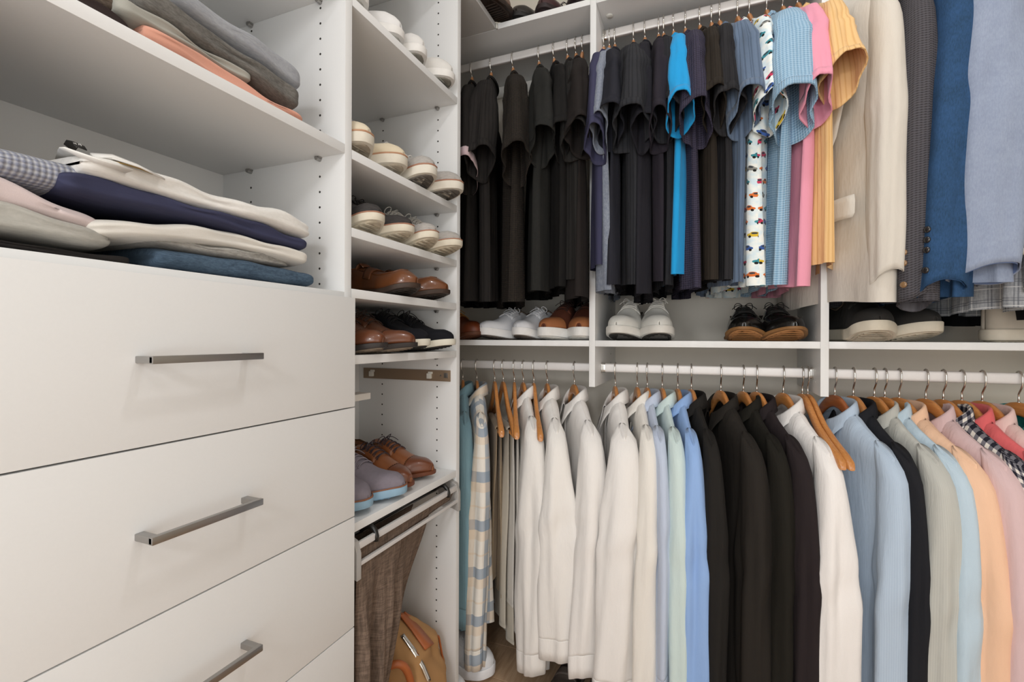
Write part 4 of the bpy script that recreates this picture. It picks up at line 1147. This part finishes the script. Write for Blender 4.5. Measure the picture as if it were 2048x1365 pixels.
for i, (y, tx) in enumerate(((1.00, -.655), (1.135, -.662))):
    tower_shoe(tx, y, T4, 'loafer', ['tan leather penny loafer in front on the fourth shelf', 'tan leather penny loafer behind, next to the panel'][i], 'loafers on the fourth tower shelf', '#6e4022', '#3a2a20', kind='loafer', under='#2e2620', mirror=(-1) ** i, hs=.014, spring=.016, toe_h=.042, instep=.075, rough=.3, lining='#7a4524', heel=True, Wd=.105, L=.30, toecap=None)
for i, (y, tx) in enumerate(((.868, -.650), (.945, -.640))):
    tower_shoe(tx, y, T5, 'dress_shoe', ['brown wingtip leather shoe with dark sole, nearer one', 'brown wingtip leather shoe with dark sole, farther one'][i], 'brown wingtips on the fifth tower shelf', '#5e3620', '#2a2422', under='#8a7c6c', mirror=(-1) ** i, hs=.013, spring=.012, toe_h=.036, instep=.078, rough=.32, lace='#3a2a20', lining='#4a3020', pointy=.5, heel=True, toecap='#683a22', brogue=True)
for i, (y, tx) in enumerate(((1.055, -.660), (1.155, -.655))):
    tower_shoe(tx, y, T5, 'sneaker', ['navy knit sneaker with white sole, left one', 'navy knit sneaker with white sole beside the panel'][i], 'navy sneakers on the fifth tower shelf', knit_n, '#ddd8c8', under='#2a2826', mirror=(-1) ** i, hs=.020, spring=.014, toe_h=.036, instep=.080, lace='#1c1a1c', rough=.95, lining='#1c1c20')
for i, (y, tx) in enumerate(((.866, -.690), (.950, -.674))):
    tower_shoe(tx, y, T6, 'sneaker', ['mauve grey perforated shoe with light blue sole, nearer one', 'mauve grey perforated shoe with light blue sole, farther one'][i], 'mauve shoes on the lower tower shelf', suede_p, '#8fb0c6', under='#7a9ab0', rim='#8a5a40', mirror=(-1) ** i, hs=.022, spring=.012, toe_h=.040, instep=.078, lace='#8a828a', rough=.95, lining='#5a5258')
for i, (y, tx) in enumerate(((1.038, -.694), (1.128, -.700))):
    tower_shoe(tx, y, T6, 'dress_shoe', ['tan brogue shoe with dark laces, nearer one', 'tan brogue shoe with dark laces, farther one by the panel'][i], 'tan brogues on the lower tower shelf', '#8a5028', '#6a3a22', under='#5a4030', mirror=(-1) ** i, hs=.012, spring=.010, toe_h=.040, instep=.086, rough=.38, lace='#3a3038', lining='#5a3a20', pointy=.35, heel=True, toecap='#6e3c22', brogue=True)

# shelf under the upper rods
CS = Zr(-.006)
canvas_w = mat_plain('canvas_white', '#dcdcdf', .9, noise_amt=.05, nscale=200, bump=.15)
shoe('moccasin', 'dark brown moccasin half hidden behind the tower', 'shoes on the middle shelf', (-1.00, 1.60, CS + .0038), -.35, '#6e3418', '#5a3018', kind='sneaker', lace='#b08040', rough=.45, hs=.014, lining='#4a2a18')
for i, (p, ty, r) in enumerate(((966, 1.495, -1.95), (1026, 1.495, -1.95))):
    back_shoe(p, ty, CS, 'sneaker', ['white canvas sneaker, left of the pair in the corner bay', 'white canvas sneaker, right of the pair in the corner bay'][i], 'white canvas sneakers on the middle shelf', canvas_w, '#e8e6e4', under='#5a5048', rot=r, hs=.030, lace='#e8e8ea', toe_h=.034, instep=.074, mirror=(-1) ** i, spring=.014, Wd=.10)
for i, (p, r) in enumerate(((1093, -1.72), (1150, -1.66))):
    back_shoe(p, 1.495, CS, 'sneaker', ['brown suede sneaker with white sole, left one', 'brown suede sneaker with white sole beside the first divider'][i], 'brown sneakers on the middle shelf', '#5a2c18', '#e8e6e2', under='#d8d4cc', rot=r, hs=.034, lace='#2e1810', toe_h=.040, instep=.092, mirror=(-1) ** i, spring=.010, toecap='#9a6038', rough=.8, Wd=.098)
for i, (p, r) in enumerate(((1240, -1.62), (1310, -1.56))):
    back_shoe(p, 1.495, CS, 'sneaker', ['cream leather sneaker, left one right of the first divider', 'cream leather sneaker, right one in the middle bay'][i], 'cream sneakers on the middle shelf', '#d8d6cf', '#dedad2', under='#35322e', rot=r, hs=.028, lace='#e4e0d8', toe_h=.046, instep=.098, mirror=(-1) ** i, spring=.020, rough=.6, Wd=.105)
for i, (p, r) in enumerate(((1498, -1.50), (1581, -1.46))):
    back_shoe(p, 1.495, CS, 'dress_shoe', ['black polished derby shoe with tan sole, left one', 'black polished derby shoe with tan sole by the second divider'][i], 'black dress shoes on the middle shelf', '#161412', '#8a6238', under='#b07c4c', rot=r, hs=.010, lace='#161412', toe_h=.046, instep=.092, mirror=(-1) ** i, spring=.030, rough=.2, Wd=.112, pointy=.3, lining='#2a2018')
shoe('sneaker', 'black suede sneaker with cream sole touching the second divider', 'black suede sneakers on the middle shelf', (.345, 1.70, CS + .0038), -1.38, '#1f1d1b', '#cfc6b4', under='#b8ae9c', hs=.030, lace='#141312', toe_h=.046, instep=.095, spring=.024, L=.29, Wd=.108)
shoe('sneaker', 'black suede sneaker with cream sole pointing right', 'black suede sneakers on the middle shelf', (.395, 1.745, CS + .0038), -1.16, '#1f1d1b', '#cfc6b4', under='#b8ae9c', hs=.030, lace='#141312', toe_h=.046, instep=.095, spring=.022, mirror=-1, L=.29, Wd=.108)
shoe('sneaker', 'worn taupe sneaker at the right edge of the middle shelf', 'taupe sneakers on the middle shelf', (.640, 1.555, CS + .0038), .12, '#b8aea0', '#cfc4b2', under='#b8ae9c', hs=.028, lace='#c8bfb2', L=.27)

# floor
shoe('sneaker', 'white trainer on the floor beside the shelf tower', 'shoes on the floor', (-.905, 1.40, .0038), .18, '#e2e2e4', '#e9e8ea', hs=.036, lace='#d8d8da', toe_h=.046, instep=.095, L=.26, Wd=.105, rough=.7)
shoe('sneaker', 'white trainer on the floor, only its toe in view', 'shoes on the floor', (-.87, 1.285, .0038), -.05, '#dcdcde', '#e9e8ea', hs=.036, lace='#d8d8da', toe_h=.046, L=.21, Wd=.09, rough=.7)
shoe('slip_on_shoe', 'dark brown shoe on the floor under the white shirts', 'shoes on the floor', (-.405, 1.60, .0038), -1.60, '#4a403a', '#6a5f54', kind='loafer', hs=.016, toe_h=.050, instep=.085, rough=.6, L=.285, lining='#2e2620')
shoe('slip_on_shoe', 'dark brown shoe on the floor, mate farther right', 'shoes on the floor', (-.295, 1.62, .0038), -1.55, '#4a403a', '#6a5f54', kind='loafer', hs=.016, toe_h=.050, instep=.085, rough=.6, L=.285, lining='#2e2620', mirror=-1)
# on the top shelf at the corner
tz = Zr(1.0795)
shoe('boot_shoe', 'dark brown leather shoe overhanging the top shelf corner', 'shoes on the top shelf', (-.678, 1.238, tz + .0038), 1.50, '#5a3018', '#2a1c14', under='#2a1c14', hs=.018, rough=.35, lace='#2a1c14', Wd=.11, L=.29, toe_h=.05, pointy=.5)
shoe('dress_shoe', 'black leather shoe at the back of the top shelf corner', 'shoes on the top shelf', (-.60, 1.775, Zr(1.078) + .004), -1.55, '#1e1a18', '#141210', hs=.018, rough=.35, lace='#141210', L=.27)
for i, x in enumerate((-.50, -.405)):
    shoe('dress_shoe', ['dark oxblood shoe on the top shelf, left one', 'dark oxblood shoe on the top shelf beside the first divider'][i], 'oxblood shoes on the top shelf', (x, 1.785, Zr(1.078) + .004), -1.57, '#3e2226', '#241618', hs=.018, rough=.3, lace='#241618', L=.285, mirror=(-1) ** i, Wd=.092)

# ================================================================ trouser rack, trousers and bag at the bottom of the tower
RK = empty('trouser_rack', (-.69, 1.015, Zr(-.46)), 0, 'grey pull out trouser rack below the lower tower shelf', 'rack')
for y, s_ in ((.7915, 1), (1.2385, -1)):
    m = MB(); pr = [(-.735, -.497), (-.735, -.425), (-.700, -.414), (-.676, -.425), (-.668, -.450), (-.668, -.505), (-.690, -.497)]
    P = [[(x, yy_, Zr(z)) for x, z in pr] for yy_ in (y, y + s_ * .014)]
    m.grid(P, True, True, True).obj('bracket', mat_plain('grey_zinc', '#b9b6b2', .45, .35), RK, world=True, bevel=.0015)
for z, x, r in ((-.436, -.676, .0075), (-.474, -.674, .0045)):
    MB().box(x - .004, x + .004, .8055, 1.2245, Zr(z) - r, Zr(z) + r).obj('rail', ALU, RK, world=True, bevel=.0015)
for x in (-.72, -.79, -.86):
    MB().tube([(x, .806, Zr(-.432)), (x, 1.224, Zr(-.432))], .006, 12).obj('bar', BLACKP, RK, world=True)
for y in (.86, 1.175):
    pts = [(-.96, y, Zr(-.445)), (-.74, y, Zr(-.445)), (-.715, y, Zr(-.430)), (-.700, y, Zr(-.418)), (-.686, y, Zr(-.417)), (-.676, y, Zr(-.425)), (-.672, y, Zr(-.437)), (-.673, y, Zr(-.447))]
    MB().tube(pts, .0058, 12).obj('hook_arm', BLACKP, RK, world=True)
brn = fabric('brown_heather', '#7d6a5c', 'crossweave', '#57493f')
g = empty('trousers', (-.74, .98, Zr(-.45)), 0, 'brown heather suit trousers draped over the pull out rack', 'trousers')
def drape(name, y0a, y1a, y0b, y1b, ztop, zbot, xa, xb, seed, amp=.012, ny=40, nz=30, dx=0.0):
    rng = random.Random(seed); p = [rng.uniform(0, 6) for _ in range(4)]
    P = []
    for j in range(nz + 1):
        v = j / nz; row = []
        for i in range(ny + 1):
            u = i / ny
            y = (y0a + (y0b - y0a) * v) * (1 - u) + (y1a + (y1b - y1a) * v) * u
            A = amp * float(ss(0, .4, v))
            x = xa + (xb - xa) * v + A * math.sin(2 * PI * u * 1.7 + p[0] + 1.5 * v) + .4 * A * math.sin(2 * PI * u * 4.1 + p[1] - 2 * v)
            z = ztop + (zbot - ztop) * v + .01 * math.sin(3 * u + p[2]) * v
            row.append((x, y, Zr(z)))
        P.append(row)
    o = MB().grid(P, False).obj(name, brn, g, world=True); solid(o, .003, 0); return o
drape('waist', .812, 1.222, .82, 1.20, -.445, -.475, -.6825, -.6835, 5, amp=.0, ny=30, nz=4)
drape('leg', .80, 1.10, .795, .905, -.472, -.97, -.690, -.71, 1, amp=.022)
drape('leg', .80, .96, .797, .85, -.472, -1.00, -.676, -.672, 2, amp=.016)
drape('leg', .83, 1.13, .83, .94, -.465, -.80, -.76, -.80, 3, amp=.02)
m = MB(); P = []
for t in np.linspace(0, 1, 20):      # the soft roll where the legs rest at the bottom
    P.append([(-.745 + .055 * math.cos(q) * (1 + .08 * math.sin(9 * t)), .797 + .10 * t, .135 + .19 * (1 - t) * .35 + .075 * math.sin(q) + .05 * t) for q in np.linspace(0, 2 * PI, 26, endpoint=False)])
m.grid(P, True, True, True).obj('folded_leg', brn, g, world=True)

# tan duffel bag
sued = mat_plain('tan_suede', '#a87f52', .9, noise_amt=.12, nscale=14, bump=.25)
lth = mat_plain('cognac_leather', '#a85c2e', .45, noise_amt=.1, nscale=40, bump=.1)
bg = empty('duffel_bag', (-.82, 1.075, 0), 0, 'tan suede duffel bag with brown leather handles under the trousers', 'bag')
bx0, by0 = -.825, 1.075
rng = random.Random(3)
P = []
for j in range(46):
    v = j / 45
    # profile of the slumped bag: wide below, gathered toward the top ridge
    wy = np.interp(v, [0, .03, .12, .45, .75, .9, 1], [.105, .135, .146, .148, .118, .07, .012])
    wx = np.interp(v, [0, .03, .12, .45, .75, .9, 1], [.13, .155, .165, .170, .135, .075, .010])
    z = .36 * (v ** .9)
    row = []
    for i in range(72):
        t = 2 * PI * i / 72
        k = 1 + .045 * math.sin(5 * t + 4 * v) * ss(.1, .5, v) + .035 * math.sin(9 * t - 6 * v + 1) + .02 * math.sin(17 * t + 9 * v)
        k += .03 * math.sin(26 * v + 2 * t)
        row.append((bx0 + wx * sgp(math.cos(t), .75) * k, by0 - .0 + wy * sgp(math.sin(t), .75) * min(k, 1.03) + .02 * v, .003 + z * (1 + .05 * math.cos(t + .8) * v)))
    P.append(row)
body = MB().grid(P, True, True, True).obj('body', sued, bg, world=True)
def bagp(v, t, off=.004):
    j = v * 45; j0 = int(min(44, math.floor(j))); f = j - j0; i = (t / (2 * PI) * 72) % 72; i0 = int(i); fi = i - i0
    R = lambda a, b: Vector(P[a][b % 72])
    p = (R(j0, i0) * (1 - fi) + R(j0, i0 + 1) * fi) * (1 - f) + (R(j0 + 1, i0) * (1 - fi) + R(j0 + 1, i0 + 1) * fi) * f
    n = Vector((p.x - bx0, p.y - by0, 0.02)).normalized()
    return p + n * off
def strap(name, vt, width, mat, th=.004):
    pts = [bagp(v, t, .004) for v, t in vt]
    # resample
    Q = []
    for a, b in zip(pts[:-1], pts[1:]):
        for q in np.linspace(0, 1, 6, endpoint=False): Q.append(a + (b - a) * q)
    Q.append(pts[-1])
    G = []
    for i, p in enumerate(Q):
        t = (Q[min(i + 1, len(Q) - 1)] - Q[max(i - 1, 0)]).normalized(); n = Vector((p.x - bx0, p.y - by0, .05)).normalized()
        wv = t.cross(n).normalized() * width / 2
        G.append([tuple(p - wv), tuple(p), tuple(p + wv)])
    o = MB().grid(G, False).obj(name, mat, bg, world=True); solid(o, th, 0); return o
strap('strap', [(.02, 5.75), (.2, 5.75), (.42, 5.76), (.62, 5.80)], .030, lth)
strap('strap', [(.02, 4.95), (.2, 4.9), (.42, 4.85), (.6, 4.8)], .030, lth)
strap('side_tab', [(.76, .05), (.86, 0.1), (.95, .3)], .05, lth)
strap('zip', [(.88, 5.9), (.80, 6.0), (.70, 6.1), (.60, 6.15)], .012, CHROME, .002)
a, b = bagp(.60, 5.80, .006), bagp(.58, 4.85, .006)
hd = []
for t in np.linspace(0, 1, 22):
    p = a.lerp(b, t); hd.append((p.x + .028 * math.sin(PI * t), p.y, p.z + .085 * math.sin(PI * t) ** .7))
MB().tube(hd, .0095, 12).obj('handle', lth, bg, world=True)
for p in (bagp(.52, 5.78, .009), bagp(.50, 4.83, .009)):
    MB().lathe([(0, .004), (.003, .0038), (.0055, .002), (.006, 0)], 16, tuple(p), (1, -.3, .1)).obj('rivet', NICKEL, bg, world=True)
strap('piping', [(.95, .6), (.7, .75), (.45, .8), (.2, .8)], .008, lth, .005)
